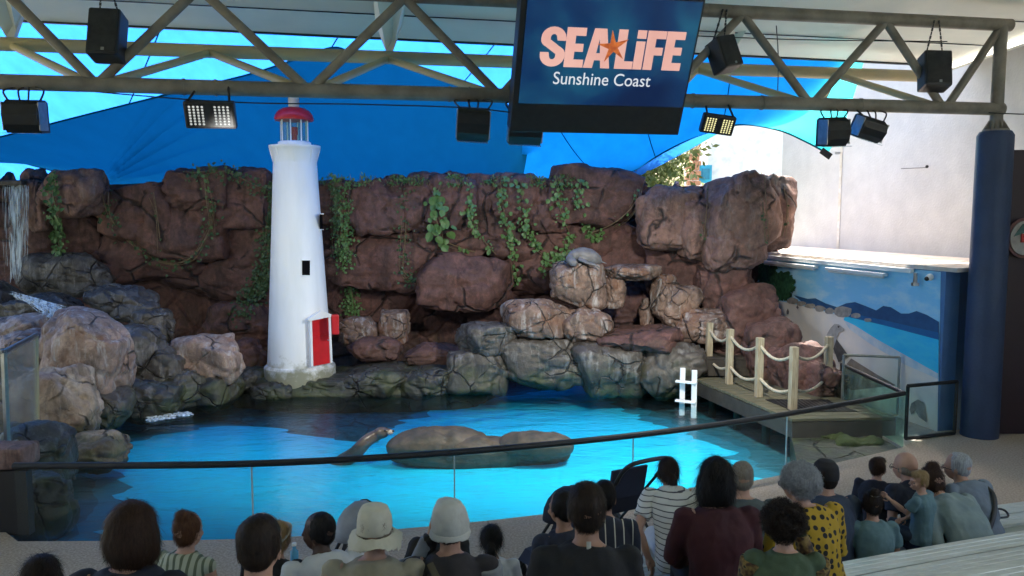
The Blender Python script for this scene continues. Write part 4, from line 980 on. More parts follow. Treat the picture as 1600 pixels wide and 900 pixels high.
# ================================================================ TIMBER PLATFORM
DZ = .25
pf = empty('timber_platform', G(1180, 640, DZ)); tag(pf, 'mossy timber platform at the pool edge with step and rubber mat', 'platform')
c0, c1 = G(1082, 590, DZ), G(1238, 655, DZ); wdv = Vector((1.55, .10, 0)); dirv = (c1 - c0).normalized(); Lp = (c1 - c0).length
npk = 16
for i in range(npk):
    a = c0 + dirv * (Lp * i / npk + .008); c = c0 + dirv * (Lp * (i + 1) / npk - .008)
    b = MB(); b.prism([a, c, c + wdv, a + wdv], (0, 0, -.04 + random.uniform(-.004, .004))); b.build('plank', M['plank'], pf)
b = MB(); b.prism([c0 + UP * -.05, c1 + UP * -.05, c1 + UP * -.28, c0 + UP * -.28], (.05, 0, 0)); b.build('edge_beam', M['darkwood'], pf)
for f in (.08, .36, .64, .94):
    q = c0 + dirv * Lp * f + Vector((.25, 0, 0)); b = MB(); b.tube([q - UP * .05, q - UP * 1.7], .07, 10); b.build('pile', M['darkwood'], pf)
b = MB(); b.prism([c1 + UP * -.05, c1 + wdv - UP * .05, c1 + wdv - UP * .33, c1 - UP * .33], (0, .05, 0)); b.build('edge_beam', M['darkwood'], pf)
# raised step behind
h0, h1 = c0 + Vector((-.25, .12, 0)), c0 + Vector((2.0, -.1, 0))
for i in range(4):
    b = MB(); y = .12 + i * .17; b.box(c0 + Vector((.85, y + .06, .33)), (2.3, .15, .04)); b.build('step_board', M['darkwood'], pf)
b = MB(); b.box(c0 + Vector((.85, .10, .16)), (2.25, .05, .29)); b.build('step_riser', M['darkwood'], pf)
b = MB(); b.box(c0 + Vector((-.25, .35, .10)), (.12, .75, .42)); b.build('side_board', M['darkwood'], pf)
mt = empty('rubber_mat', G(1225, 605, DZ)); tag(mt, 'black perforated rubber mat lying on the timber platform', 'mat')
m0 = c0 + dirv * Lp * .62 + Vector((.30, .05, .006)); b = MB()
for i in range(18):
    b.box(m0 + dirv * (i * .045) + Vector((.45, 0, .006)), (.95, .016, .012))
for j in range(14): b.box(m0 + Vector((.03 + j * .065, 0, .005)) + dirv * .38, (.014, .78, .010))
b.build('mesh', M['black'], mt)['kind'] = 'stuff'
posts = [(1107, 585, 82), (1139, 600, 87), (1185, 620, 95), (1238, 641, 100)]
rp = empty('rope_fence', G(1185, 620, DZ)); tag(rp, 'pale timber post fence with two sagging ropes along the platform', 'fence')
pp = []
for px, py, hpx in posts: q = G(px, py, DZ); pp.append(q)
pp.append(Vector((P(1293, 600, 12.9).x, 12.9, DZ)))
for q in pp:
    b = MB(); b.box(q + UP * .485, (.105, .105, .97), rotz(.15), .008); b.build('post', M['wood'], rp)
def rope(a, c, sag):
    pts = [a.lerp(c, t / 12) - UP * sag * 4 * (t / 12) * (1 - t / 12) for t in range(13)]; b = MB(); b.tube(pts, .024, 8); b.build('rope', M['rope'], rp, True)
for a, c in zip(pp[:-1], pp[1:]):
    rope(a + UP * .86, c + UP * .86, .16); rope(a + UP * .33, c + UP * .33, .13)
rope(pp[0] + UP * .86, pp[0] + Vector((-.05, .8, .75)), .12)
ld = empty('pool_ladder', G(1068, 625, WZ)); tag(ld, 'short white pool ladder standing in the water at the platform end', 'ladder')
q0, q1 = G(1060, 622, WZ) + Vector((-.03, -.45, 0)), G(1076, 627, WZ) + Vector((0, -.40, 0))
for q in (q0, q1):
    b = MB(); b.box(q + UP * .22, (.09, .05, .84), None, .01); b.build('rail', M['white'], ld)
for z in (.08, .42):
    b = MB(); b.box((q0 + q1) / 2 + UP * z + Vector((-.05, -.05, 0)), (.36, .09, .035), rotz(-.5), .008); b.build('rung', M['white'], ld)

# ================================================================ RIGHT EDGE
pnx = TP(1566, 0)
dp = empty('dark_panel', (cx + .9, cy + .1, 0)); tag(dp, 'dark maroon partition right of the blue column with a round sign', 'partition')
b = MB(); b.box((cx + 1.35, cy + .12, 2.06), (2.2, .12, 4.1)); b.build('panel', M['maroon'], dp)
sg = P(1601, 372, cy - .05)
rsg = empty('round_sign', sg); tag(rsg, 'round red and white sign cut by the right picture edge', 'sign')
def disc(c, r, y, name, mat):
    b = MB(); b.prism([c + Vector((r * math.cos(a), y, r * 1.2 * math.sin(a))) for a in [i * math.pi / 20 for i in range(40)]], (0, .02, 0)); b.build(name, mat, rsg)
disc(sg, .235, .02, 'rim', pm('sign red brown', (.18, .06, .05), None, 9, .5)); disc(sg, .20, 0.0, 'face', pm('sign cream', (.42, .38, .33), None, 9, .5))
b = MB(); b.box(sg + Vector((.0, -.02, .0)), (.12, .02, .12)); b.build('mark', pm('sign red', (.5, .03, .02), None, 9, .5), rsg)
b = MB(); b.prism([sg + Vector((-.16, -.012, .02)), sg + Vector((-.04, -.012, .20)), sg + Vector((.1, -.012, .22)), sg + Vector((.05, -.012, .1))], (0, .01, 0)); b.build('mark', pm('sign green', (.03, .10, .08), None, 9, .5), rsg)
#@@ANIMALS
# the two led floodlights are on: their light
for px, py, tgt, e_ in ((329, 181, (-2.2, 13.8, .8), 70), (1121, 196, (1.0, 12.8, .2), 210)):
    q = TP(px, ZB, -.02); c = P(px, py, q.y - .55) - UP * .30; L_ = bpy.data.lights.new('led_light', 'SPOT'); L_.energy = e_; L_.spot_size = R(125); L_.spot_blend = .8; L_.shadow_soft_size = .22; L_.color = (1, .96, .88)
    o = link(bpy.data.objects.new('led_light', L_)); o.location = c; o.rotation_euler = (Vector(tgt) - c).to_track_quat('-Z', 'Y').to_euler()
# ================================================================ VINES
bpy.context.view_layer.update()
dg = bpy.context.evaluated_depsgraph_get()
def hit(px, py, off=.05):
    r = ray(px, py).normalized(); o = Vector((0, 0, CAMZ)) + r * (11.8 / r.y)
    ok, loc, nor, idx, ob, mx = sc.ray_cast(dg, o, r, distance=9)
    return (loc - r * off) if ok and ob.name.split('.')[0] not in ('cloth', 'membrane', 'tower') else P(px, py, 16.1)
lv = []
for (x, z) in ((0, 0), (.34, .10), (.48, .42), (.36, .75), (0, 1.05), (-.36, .75), (-.48, .42), (-.34, .10)): lv.append((x, -.10 * abs(x) * 2, z))
lv.append((0, .06, .5))
leaf_me = {}
for nm in ('leaf', 'leafdark'):
    me = bpy.data.meshes.new('leaf'); me.from_pydata(lv, [], [(8, i, (i + 1) % 8) for i in range(8)]); me.materials.append(M[nm]); me.update(); leaf_me[nm] = me
gv = random.Random(21)
def vine(pts, label, dens, size, mat='leaf', singles=False, stem=.010, spread=.06, extra=0):
    path = smooth_path([hit(x, y) for x, y in pts], 10)
    t = empty('vine', path[0]); tag(t, label, 'vine', 'vines hanging on the rock wall')
    b = MB(); b.tube(path, stem, 5); b.build('stem', M['stem'], t, True)
    for e in range(extra):
        dx = gv.uniform(-8, 8); b = MB(); b.tube(smooth_path([hit(x + dx + gv.uniform(-3, 3), y + gv.uniform(-4, 8), .04) for x, y in pts], 6), stem * .6, 4); b.build('stem', M['stem'], t, True)
    L_ = sum((path[i + 1] - path[i]).length for i in range(len(path) - 1)); n = int(dens * L_ * 1.9)
    mb = MB()
    for k in range(n):
        q = path[gv.randrange(len(path))] + Vector((gv.gauss(0, spread), -abs(gv.gauss(.03, .03)), gv.gauss(0, spread)))
        s = size * gv.uniform(.4, 1.35)
        Rm = (Matrix.Rotation(gv.uniform(-.7, .7), 3, 'Z') @ Matrix.Rotation(gv.uniform(-.9, .5), 3, 'X') @ Matrix.Rotation(math.pi + gv.uniform(-.8, .8), 3, 'Y')) * s
        if singles:
            o = link(bpy.data.objects.new('leaf', leaf_me[mat])); o.parent = t
            o.matrix_parent_inverse = Matrix.Translation(t.location).inverted()
            o.matrix_basis = Matrix.Translation(q) @ Rm.to_4x4()
        else: mb.add([q + Rm @ Vector(v) for v in lv], [(8, i, (i + 1) % 8) for i in range(8)])
    if not singles and n: mb.build('foliage', M[mat], t)['kind'] = 'stuff'
vine([(84, 276), (86, 320), (90, 360), (94, 398)], 'leafy green vine hanging in a column beside the waterfall', 46, .085, 'leaf', True, .01, .07, 2)
vine([(168, 300), (176, 345), (214, 378), (262, 412), (305, 396), (330, 352), (336, 316)], 'looping dry vine slung across the wall left of the lighthouse', 26, .06, 'leafdark', False, .016, .10, 2)
vine([(240, 300), (246, 340), (252, 392)], 'bare thin vine stem on the large left wall slab', 2, .05, 'leafdark', False, .009, .05, 2)
vine([(318, 272), (322, 310), (330, 362)], 'bare vine stems trailing from the highest left block', 10, .06, 'leaf', False, .009, .08, 3)
vine([(300, 270), (350, 268), (405, 292), (425, 296)], 'creeping vine along the wall top left of the lighthouse', 60, .06, 'leafdark', False, .012, .09, 1)
vine([(424, 292), (420, 340), (418, 400), (410, 450)], 'dense dark ivy hanging at the left edge of the lighthouse', 190, .055, 'leafdark', False, .012, .10, 3)
vine([(412, 430), (392, 462), (376, 490)], 'dark ivy clump low on the wall left of the lighthouse', 170, .06, 'leafdark', False, .012, .12, 1)
vine([(548, 288), (544, 340), (540, 400), (548, 450), (552, 488)], 'dense ivy curtain just right of the lighthouse', 150, .05, 'leaf', False, .012, .09, 3)
vine([(524, 292), (526, 340), (530, 400)], 'dark ivy strand between lighthouse and ivy curtain', 120, .05, 'leafdark', False, .012, .07, 2)
vine([(632, 300), (634, 360), (630, 420), (646, 436)], 'sparse dark vine hanging over the middle wall seam', 40, .05, 'leafdark', False, .010, .09, 3)
vine([(692, 284), (676, 318), (684, 350), (694, 376), (742, 394)], 'vine with a few very large round leaves', 12, .16, 'leaf', True, .011, .10, 1)
vine([(734, 288), (736, 330), (744, 358), (770, 392)], 'thin leafy vine right of the large round leaves', 26, .075, 'leaf', True, .009, .05, 1)
vine([(782, 284), (788, 330), (800, 380), (806, 438)], 'long leafy vine reaching lowest in the middle of the wall', 30, .085, 'leaf', True, .010, .07, 1)
vine([(814, 284), (820, 340), (834, 380), (868, 398), (905, 396)], 'leafy vine curving towards the resting sea lion', 30, .085, 'leaf', True, .010, .08, 2)
vine([(872, 284), (876, 330), (890, 372), (870, 402), (850, 420)], 'leafy vine hanging down on the right part of the wall', 30, .08, 'leaf', True, .010, .08, 1)
vine([(908, 284), (904, 320), (918, 358), (936, 372)], 'short dense leafy vine left of the overhanging boulders', 36, .075, 'leaf', True, .010, .07, 2)
vine([(996, 294), (990, 320), (960, 348), (920, 366)], 'bare woody vine draped from the gap beside the boulder', 4, .06, 'leaf', False, .012, .06, 3)
vine([(1106, 290), (1104, 330), (1100, 370)], 'thin brown vine in the crack of the large boulder', 3, .05, 'leafdark', False, .010, .04, 1)
vine([(1190, 268), (1192, 320), (1196, 380)], 'pale dry root hanging over the large boulder face', 2, .05, 'leafdark', False, .012, .03, 1)
vine([(1224, 290), (1230, 330), (1222, 370)], 'thin dry root at the right edge of the large boulder', 2, .05, 'leafdark', False, .010, .03, 1)
for k in range(9):
    x = [455, 520, 570, 622, 648, 712, 770, 838, 880][k]
    c = hit(x, 290, .1) + UP * .10; t = empty('wall_top_plant', c - UP * .1); tag(t, ['small plant tuft on the wall top behind the lighthouse', 'small plant tuft on the wall top just right of the lighthouse', 'small plant tuft above the ivy curtain', 'small plant tuft in the gap of the wall top', 'bright plant tuft in the notch of the wall top', 'small plant tuft above the large round leaves', 'small plant tuft above the long vine', 'small plant tuft at the start of the curving vine', 'small plant tuft near the right end of the wall top'][k], 'plant', 'small plants on the rock wall top')
    b = MB()
    for j in range(16):
        a = gv.uniform(0, 6.28); l = gv.uniform(.10, .26); q = c - UP * .1 + Vector((gv.gauss(0, .12), 0, 0)); b.tube([q, q + Vector((math.cos(a) * l * .4, math.sin(a) * l * .3, l))], [.006, .003], 4)
    b.build('stems', M['stem'], t)['kind'] = 'stuff'
    leaf_cloud('foliage', M['leaf'], t, c, (.30, .15, .13), 90, .04, 300 + k, 'stuff')

# ================================================================ FUSED BODIES
TS = bpy.data.scenes.new('workbench')
def fuse(mb, voxel, smooth=4, noise_amp=0.0, noise_f=8, stretch=(1, 1, 1), seed=1):
    me = bpy.data.meshes.new('tmp'); me.from_pydata([tuple(v) for v in mb.v], [], mb.f); me.update()
    bm = bmesh.new(); bm.from_mesh(me); bmesh.ops.recalc_face_normals(bm, faces=bm.faces[:]); bm.to_mesh(me); bm.free()
    o = bpy.data.objects.new('tmp', me); TS.collection.objects.link(o)
    m = o.modifiers.new('r', 'REMESH'); m.mode = 'VOXEL'; m.voxel_size = voxel; m.use_smooth_shade = True
    if smooth: s_ = o.modifiers.new('s', 'SMOOTH'); s_.iterations = smooth; s_.factor = .5
    TS.view_layers[0].update(); out = bpy.data.meshes.new_from_object(o.evaluated_get(TS.view_layers[0].depsgraph))
    bpy.data.objects.remove(o); bpy.data.meshes.remove(me)
    if noise_amp:
        n = len(out.vertices); co = np.empty(n * 3); nr = np.empty(n * 3)
        out.vertices.foreach_get('co', co); out.vertices.foreach_get('normal', nr); co = co.reshape(-1, 3); nr = nr.reshape(-1, 3)
        d = noise_amp * fbm(co * np.array(stretch) * noise_f + seed * 3.7, seed, 4)
        co = co + nr * d[:, None]; out.vertices.foreach_set('co', co.ravel()); out.update()
    return out
def put(name, me, mat, parent, Mw=None):
    if Mw is not None: me.transform(Mw)
    me.materials.clear()
    return finish(name, me, mat, parent, True)
# ================================================================ SEA LIONS
M['fur'] = pm('grey sea lion fur', (.17, .17, .18), (.11, .105, .105), 7, .55, .3, 60)
M['furwet'] = pm('wet brown fur', (.075, .052, .04), (.12, .095, .08), 5, .3, .2, 50)
M['furpale'] = pm('pale fur', (.42, .37, .31), (.30, .25, .2), 7, .6)
def top_of(px, py):
    return hit(px, py, 0)
q = hit(905, 425, 0); q = Vector((q.x, q.y + .22, 0))
ok, loc, _, _, _, _ = sc.ray_cast(dg, Vector((q.x, q.y, 3.2)), Vector((0, 0, -1)), distance=4)
zt = loc.z if ok else 2.25
t = empty('sea_lion', (q.x, q.y, zt)); tag(t, 'grey sea lion curled up asleep on top of the pale rock perch', 'sea lion')
b = MB(); o_ = Vector((q.x, q.y, zt))
spine = smooth_path([o_ + Vector(v) for v in ((.44, .05, .03), (.28, .03, .09), (.08, .02, .15), (-.08, -.02, .15), (-.16, -.10, .09), (-.12, -.22, .03), (-.05, -.27, -.01))], 5)
rr = [.03, .06, .09, .11, .13, .145, .155, .16, .16, .155, .15, .145, .135, .125, .115, .105, .10, .095, .09, .088, .086, .084, .08, .078, .075, .072, .07, .066, .06, .05, .035]
b.tube(spine, rr[:len(spine)] if len(rr) >= len(spine) else rr + [.04] * (len(spine) - len(rr)), 14)
b.tube([o_ + Vector((.02, -.10, .08)), o_ + Vector((.14, -.22, .02)), o_ + Vector((.30, -.26, -.02)), o_ + Vector((.40, -.24, -.10))], [.07, .05, .035, .02], 8, True, .5)
b.tube([o_ + Vector((-.16, .05, .06)), o_ + Vector((-.28, .0, .02)), o_ + Vector((-.38, -.02, .01))], [.05, .035, .015], 8, True, .5)
b.tube([o_ + Vector((.42, .05, .03)), o_ + Vector((.54, -.02, -.01))], [.035, .02], 8, True, .5)
put('body', fuse(b, .016, 5, .008, 7), M['fur'], t)
# swimming one, head up beside the rock
h = G(612, 690, WZ); t = empty('sea_lion', h); tag(t, 'swimming sea lion lifting its head beside the long pool rock', 'sea lion')
hp = P(594, 679, h.y - .05); b = MB()
a0 = G(544, 714, WZ - .08); a0.y = h.y - .15
pts = smooth_path([a0 + Vector((-.42, .15, -.46)), a0 + Vector((-.20, .08, -.22)), a0 + Vector((.02, .02, -.06)), (a0 + hp) / 2 + UP * .015, hp + Vector((-.03, 0, 0)), hp + Vector((.08, -.02, .05))], 5)
n = len(pts); b.tube(pts, [.125 - .055 * (i / n) if i > 2 else .05 + .03 * i for i in range(n)], 14)
b.ell(hp + Vector((.02, -.01, .03)), (.115, .092, .086)); b.ell(hp + Vector((.12, -.03, .05)), (.07, .056, .048))
put('body', fuse(b, .014, 5), M['furwet'], t)
b = MB(); b.ell(hp + Vector((.150, -.04, .048)), (.050, .052, .038)); b.build('muzzle', M['furpale'], t, True)
b = MB(); b.ell(hp + Vector((.198, -.05, .066)), (.020, .022, .016)); b.build('nose', M['black'], t, True)
for sy in (-1, 1):
    b = MB(); b.ell(hp + Vector((.085, -.018 + sy * .066, .085)), .015); b.build('eye', M['black'], t, True)
    b = MB(); b.tube([hp + Vector((.11, -.03 + sy * .03, .045)), hp + Vector((.17, -.03 + sy * .10, .03))], [.002, .001], 4); b.build('whisker', M['furpale'], t)
# ================================================================ STANDS
rows = [[(-8.8, 4.95), (-4, 5.0), (-2, 5.1), (0, 5.62), (1.2, 6.15), (2.6, 6.62), (4.1, 7.08), (6, 7.65), (9, 8.6)],
        [(-8.8, 3.85), (-4, 3.9), (-2, 4.0), (-.5, 4.2), (.8, 4.55), (1.75, 4.9), (2.8, 5.28), (4.0, 5.68), (6, 6.3), (9, 7.3)],
        [(-8.8, 2.85), (-4, 2.9), (-1.5, 3.05), (.3, 3.32), (1.3, 3.66), (2.9, 4.2), (4.5, 4.75), (6, 5.3), (9, 6.3)],
        [(-8.8, 1.7), (-4, 1.75), (-1.5, 1.9), (.3, 2.15), (1.5, 2.5), (3, 3.0), (5, 3.7), (9, 5.2)]]
SEATZ = [.42, .82, 1.22, 1.62]
M['tier'] = pm('pale green painted tier', (.36, .40, .37), (.28, .31, .29), 3, .6, .2, 40)
for k, pts in enumerate(rows):
    cv = smooth_path([Vector((x, y, 0)) for x, y in pts], 6); z = SEATZ[k]
    fr = [p + Vector((0, .22, 0)) for p in cv]
    b = MB(); b.prism([Vector((p.x, p.y, z - .03)) for p in fr] + [Vector((9, -8.2, z - .03)), Vector((-8.8, -8.2, z - .03))], (0, 0, -.40)); o = b.build('terrace', M['tier']); o['kind'] = 'structure'
    t = empty('bench', (cv[len(cv) // 2].x, cv[len(cv) // 2].y, z)); tag(t, ['pale aluminium bench row nearest the pool', 'pale aluminium bench row, second from the pool', 'pale aluminium bench row, third from the pool', 'pale aluminium bench row below the camera'][k], 'bench', 'bench rows of the stands')
    for j in range(2):
        yo = .22 - j * .225; b = MB(); n = len(cv)
        prof = [(-.005, -.028), (.0, 0), (-.21, 0), (-.205, -.028)]
        b.loft([[Vector((p.x, p.y + yo + a, z + c)) for a, c in prof] for p in cv]); b.build('seat_plank', M['benchmetal'], t)
        for g_ in range(3):
            b = MB(); yy = yo - .05 - g_ * .055; b.loft([[Vector((p.x, p.y + yy + a, z + c)) for a, c in ((-.006, .0005), (.006, .0005), (.004, .004), (-.004, .004))] for p in cv]); b.build('tread_rib', M['benchmetal'], t)
#@@PEOPLE
# ================================================================ PEOPLE
def cloth(name, c1, c2=None, rough=.85): return pm(name, c1, c2 or tuple(x * .7 for x in c1), 5, rough, .25, 180)
def hair_mat(name, c1, c2):
    m, t, b = nodes_of(name); vec = coords(t, 'Object', (30, 30, 5))
    f = noise(t, vec, 3, 5, .65)
    t.links.new(ramp(t, f, [(.35, c1), (.68, c2)]), b.inputs['Base Color']); b.inputs['Roughness'].default_value = .6; b.inputs['Specular IOR Level'].default_value = .25
    bump(t, b, f, .6, .006); return m
SK = {'fair': pm('fair skin', (.52, .30, .21), (.46, .25, .17), 8, .55), 'tan': pm('tan skin', (.36, .19, .12), (.30, .155, .10), 8, .55), 'dark': pm('dark skin', (.085, .042, .027), (.065, .033, .022), 8, .5)}
HR = {'black': hair_mat('black hair', (.006, .005, .005), (.018, .014, .012)), 'brown': hair_mat('brown hair', (.028, .013, .008), (.065, .032, .018)), 'dkbrown': hair_mat('dark brown hair', (.015, .009, .007), (.035, .02, .013)),
      'blond': hair_mat('blond hair', (.40, .27, .13), (.26, .16, .07)), 'grey': hair_mat('grey hair', (.48, .49, .50), (.24, .24, .25)), 'auburn': hair_mat('auburn hair', (.075, .028, .013), (.14, .06, .025)), 'greyshort': hair_mat('short grey brown hair', (.20, .16, .12), (.30, .26, .21))}
def spots_mat():
    m, t, b = nodes_of('mustard with black dots'); vec = coords(t, 'Object', (1, 1, 1))
    vo = N(t, 'ShaderNodeTexVoronoi'); vo.inputs['Scale'].default_value = 22; vo.inputs['Randomness'].default_value = .35; t.links.new(vec, vo.inputs['Vector'])
    col_ = mix(t, ramp(t, vo.outputs['Distance'], [(.34, 1.), (.40, 0.)]), (.44, .27, .015), (.012, .011, .012))
    t.links.new(col_, b.inputs['Base Color']); b.inputs['Roughness'].default_value = .85; return m
def stripe_mat(name, c1, c2, freq, axis, duty=.8):
    m, t, b = nodes_of(name); sx = N(t, 'ShaderNodeSeparateXYZ'); t.links.new(coords(t, 'Object'), sx.inputs[0])
    a = math_(t, 'FRACT', math_(t, 'MULTIPLY', sx.outputs[axis], freq)); col_ = mix(t, ramp(t, a, [(duty, 0.), (duty + .04, 1.)]), c1, c2)
    t.links.new(col_, b.inputs['Base Color']); b.inputs['Roughness'].default_value = .85; return m
def camo_mat():
    m, t, b = nodes_of('camouflage print'); f = noise(t, coords(t, 'Object'), 18, 2)
    r_ = ramp(t, f, [(.40, (.012, .010, .010)), (.47, (.10, .05, .02)), (.56, (.30, .20, .06)), (.62, (.03, .03, .02))]); t.links.new(r_, b.inputs['Base Color']); b.inputs['Roughness'].default_value = .85; return m
C = {'black': cloth('black cotton', (.014, .013, .014)), 'maroon': cloth('maroon knit', (.060, .010, .014)), 'navy': cloth('navy cotton', (.022, .026, .048)), 'white': cloth('white cotton', (.62, .64, .66), (.52, .54, .57)), 'beige': cloth('beige shirt', (.40, .36, .27), (.31, .28, .2)),
     'grey': cloth('charcoal top', (.045, .04, .045)), 'teal': cloth('faded teal cotton', (.14, .235, .25), (.10, .18, .20)), 'slate': cloth('slate shirt', (.085, .105, .105)), 'denim': cloth('green grey denim', (.26, .33, .32), (.18, .24, .25)), 'bluegrey': cloth('blue grey shirt', (.19, .23, .28)),
     'navytee': cloth('navy tee', (.045, .062, .10)), 'jeans': cloth('blue jeans', (.06, .10, .19)), 'dkpants': cloth('dark trousers', (.018, .017, .018)), 'green': cloth('moss green vest', (.085, .125, .065)), 'camo': camo_mat(), 'spots': spots_mat(),
     'stripes': stripe_mat('white with navy stripes', (.62, .62, .60), (.05, .05, .065), 27, 2, .80), 'vstripes': stripe_mat('navy with white stripes', (.02, .024, .042), (.60, .58, .52), 15, 0, .86), 'olive': stripe_mat('olive striped top', (.40, .42, .32), (.12, .14, .09), 22, 0, .6), 'overalls': cloth('dark denim overalls', (.035, .05, .075)),
     'hat': cloth('cream hat cotton', (.60, .57, .46), (.50, .47, .37)), 'hat2': cloth('off white hat', (.56, .56, .52), (.46, .46, .43)), 'cap': cloth('dark cap', (.022, .02, .022)), 'red': cloth('red cloth', (.45, .02, .05)), 'ltgrey': cloth('light grey cloth', (.34, .36, .40)), 'band': cloth('pale headband', (.5, .5, .48))}
def strands(me, mat, parent, n, length, seed, curl=0.0, down=1.0, Mw=None, thick=.0013):
    g = np.random.default_rng(seed); nvv = len(me.vertices); co = np.empty(nvv * 3); nr = np.empty(nvv * 3)
    me.vertices.foreach_get('co', co); me.vertices.foreach_get('normal', nr); co = co.reshape(-1, 3); nr = nr.reshape(-1, 3)
    n = int(n * 1.7); ix = g.integers(0, nvv, n); p = co[ix]; d = nr[ix]
    t = np.array([0, -.15, -1.0]) * down + g.normal(size=(n, 3)) * (.35 + curl); t -= d * (t * d).sum(1)[:, None]; t /= np.linalg.norm(t, axis=1)[:, None] + 1e-9
    sd = np.cross(t, d) * thick; L = length * g.uniform(.5, 1.2, (n, 1))
    V = []; segs = 4
    for s in range(segs + 1):
        f = s / segs; q = p + t * L * f + d * (.002 + .012 * curl * math.sin(f * 5) + L * .22 * f * (1 - f)) + np.cross(t, d) * (curl * .03 * math.sin(f * 6))
        w_ = 1 - f * .8; V += [q - sd * w_, q + sd * w_]
    V = np.stack(V, 1); k = V.shape[1]; F = []
    base = np.arange(n)[:, None] * k
    fa_ = np.concatenate([base + np.array([2 * s, 2 * s + 1, 2 * s + 3, 2 * s + 2]) for s in range(segs)], 0)
    m2 = bpy.data.meshes.new('loose_hair'); m2.from_pydata(V.reshape(-1, 3).tolist(), [], fa_.tolist()); m2.update()
    o = finish('loose_hair', m2, mat, parent, False); o['kind'] = 'stuff'; return o
SEATN = [0]
def person(label, px, py, row=None, d=None, s=1.0, lean=.12, yaw=0.0, hy=0.0, hp=0.0, hr=0.0, skin='fair', hair='short', hc='black', shirt='black', sleeve='long', pants='dkpants', arms='lap', hat=None, glasses=False, seat=None, build=1.0, slc=None, vox=.011, legs=True, neck=0.0, rise=0.0):
    SEATN[0] += 1; seed = SEATN[0]
    def bend(v):                           # rounded forward lean
        v = Vector(v); z = max(0, v.z); a = -lean * min(1.25, .45 + z * 1.1)
        c, s_ = math.cos(a), math.sin(a); return Vector((v.x, v.y * c - v.z * s_, v.y * s_ + v.z * c)) if v.z > 0 else v
    hm = Matrix.Rotation(hy, 3, 'Z') @ Matrix.Rotation(-hp, 3, 'X') @ Matrix.Rotation(hr, 3, 'Y')
    nb = bend((0, .0, .62)); hc0 = nb + (bend((0, .035, .645)) - bend((0, 0, .60)))
    def H(v):                              # head space: origin at the skull base
        return hc0 + hm @ (Vector(v) * (.98 if s > .85 else 1.12))
    tophead = H((0, -.01, .215 if not hat else .23)) * s
    sz = seat if seat is not None else SEATZ[row]
    Rz = Matrix.Rotation(yaw, 3, 'Z')
    th = Rz @ tophead
    sl = -ray(px, py).z / ray(px, py).y
    if d is None: d = (CAMZ - sz - th.z) / sl
    tp_ = P(px, py, d); org = tp_ - th; org.z = org.z if seat is None and row is None else sz + rise
    t = empty('person', org, yaw); tag(t, label, 'person')
    Mw = Matrix.Translation(org) @ (Rz.to_4x4()) @ Matrix.Scale(s, 4)
    T = lambda v: v
    w_ = build
    sh = [bend((sx * .180 * w_, -.005, .555)) for sx in (-1, 1)]
    if arms == 'lap': el = [bend((sx * .235 * w_, .08, .30)) for sx in (-1, 1)]; wr = [Vector((sx * .12, .30 + .12 * lean, .19)) for sx in (-1, 1)]
    elif arms == 'face': el = [bend((-.25, .12, .33)), bend((.235, .08, .30))]; wr = [H((-.10, .06, .03)), Vector((.12, .30, .19))]
    elif arms == 'faceright': el = [bend((-.235, .08, .30)), bend((.22, .14, .36))]; wr = [Vector((-.12, .30, .19)), H((.07, .10, .04))]
    elif arms == 'forward': el = [bend((sx * .24 * w_, .14, .34)) for sx in (-1, 1)]; wr = [bend((sx * .09, .38, .36)) for sx in (-1, 1)]
    elif arms == 'down': el = [bend((-.30, .02, .30)), bend((.26, .04, .30))]; wr = [Vector((-.23, .10, .06)), Vector((.22, .12, .02))]
    elif arms == 'wave': el = [bend((-.22, .10, .40)), bend((.20, .12, .30))]; wr = [bend((-.25, .26, .52)), Vector((.08, .24, .22))]
    # ---- skin: head, neck, arms and hands in one surface
    b = MB()
    b.ell(H((0, -.008, .118)), (.081, .102, .102), hm); b.ell(H((0, .036, .06)), (.058, .062, .086), hm); b.ell(H((0, .055, .012)), (.032, .034, .026), hm)
    b.ell(H((0, .082, .098)), (.05, .022, .016), hm); b.tube([H((0, .094, .092)), H((0, .118, .055))], [.010, .016], 8)
    for sx in (-1, 1): b.ell(H((sx * .078, -.008, .066)), (.010, .020, .032), hm, 8, 6); b.ell(H((sx * .036, .075, .055)), (.022, .02, .022), hm, 8, 6)
    b.ell(H((0, .096, .025)), (.024, .012, .011), hm, 8, 6)
    b.tube([H((0, -.012, .07)), nb + (H((0, -.01, 0)) - nb) * .4, nb - bend((0, 0, .05)) * .3 - UP * .06], [.054, .054, .075], 12)
    b.loft([[bend((math.cos(a) * rx * w_, math.sin(a) * ry, z)) for a in [k * math.pi / 8 for k in range(16)]] for z, rx, ry in ((.05, .15, .10), (.25, .13, .09), (.45, .155, .09), (.55, .15, .075), (.62, .07, .055))])
    for i, sx in enumerate((-1, 1)):
        b.tube([sh[i] - Vector((sx * .05, 0, 0)), sh[i], sh[i].lerp(el[i], .5), el[i], el[i].lerp(wr[i], .35), wr[i]], [.05, .052, .045, .038, .038, .026], 10)
        dr = (wr[i] - el[i]).normalized(); up_ = Vector((0, 0, 1)) if arms not in ('face', 'faceright', 'wave') else Vector((sx * -1., .3, 0)); sdv = dr.cross(up_).normalized() if dr.cross(up_).length > .1 else Vector((1, 0, 0)); pn = sdv.cross(dr)
        b.tube([wr[i], wr[i] + dr * .045, wr[i] + dr * .085], [.026, .036, .034], 10, True, .55)
        for f in range(4):
            o_ = (f - 1.5) * .019; L_ = (.062, .074, .070, .055)[f]; k0 = wr[i] + dr * .08 + sdv * o_
            b.tube([k0, k0 + dr * L_ * .5, k0 + dr * L_ * .85 - pn * .012, k0 + dr * L_ - pn * .03], [.0095, .009, .0085, .007], 6)
        k0 = wr[i] + dr * .03 + sdv * (.032 * -sx); b.tube([k0, k0 + dr * .03 + sdv * (-sx * .022), k0 + dr * .062 + sdv * (-sx * .024) - pn * .01], [.012, .0105, .008], 6)
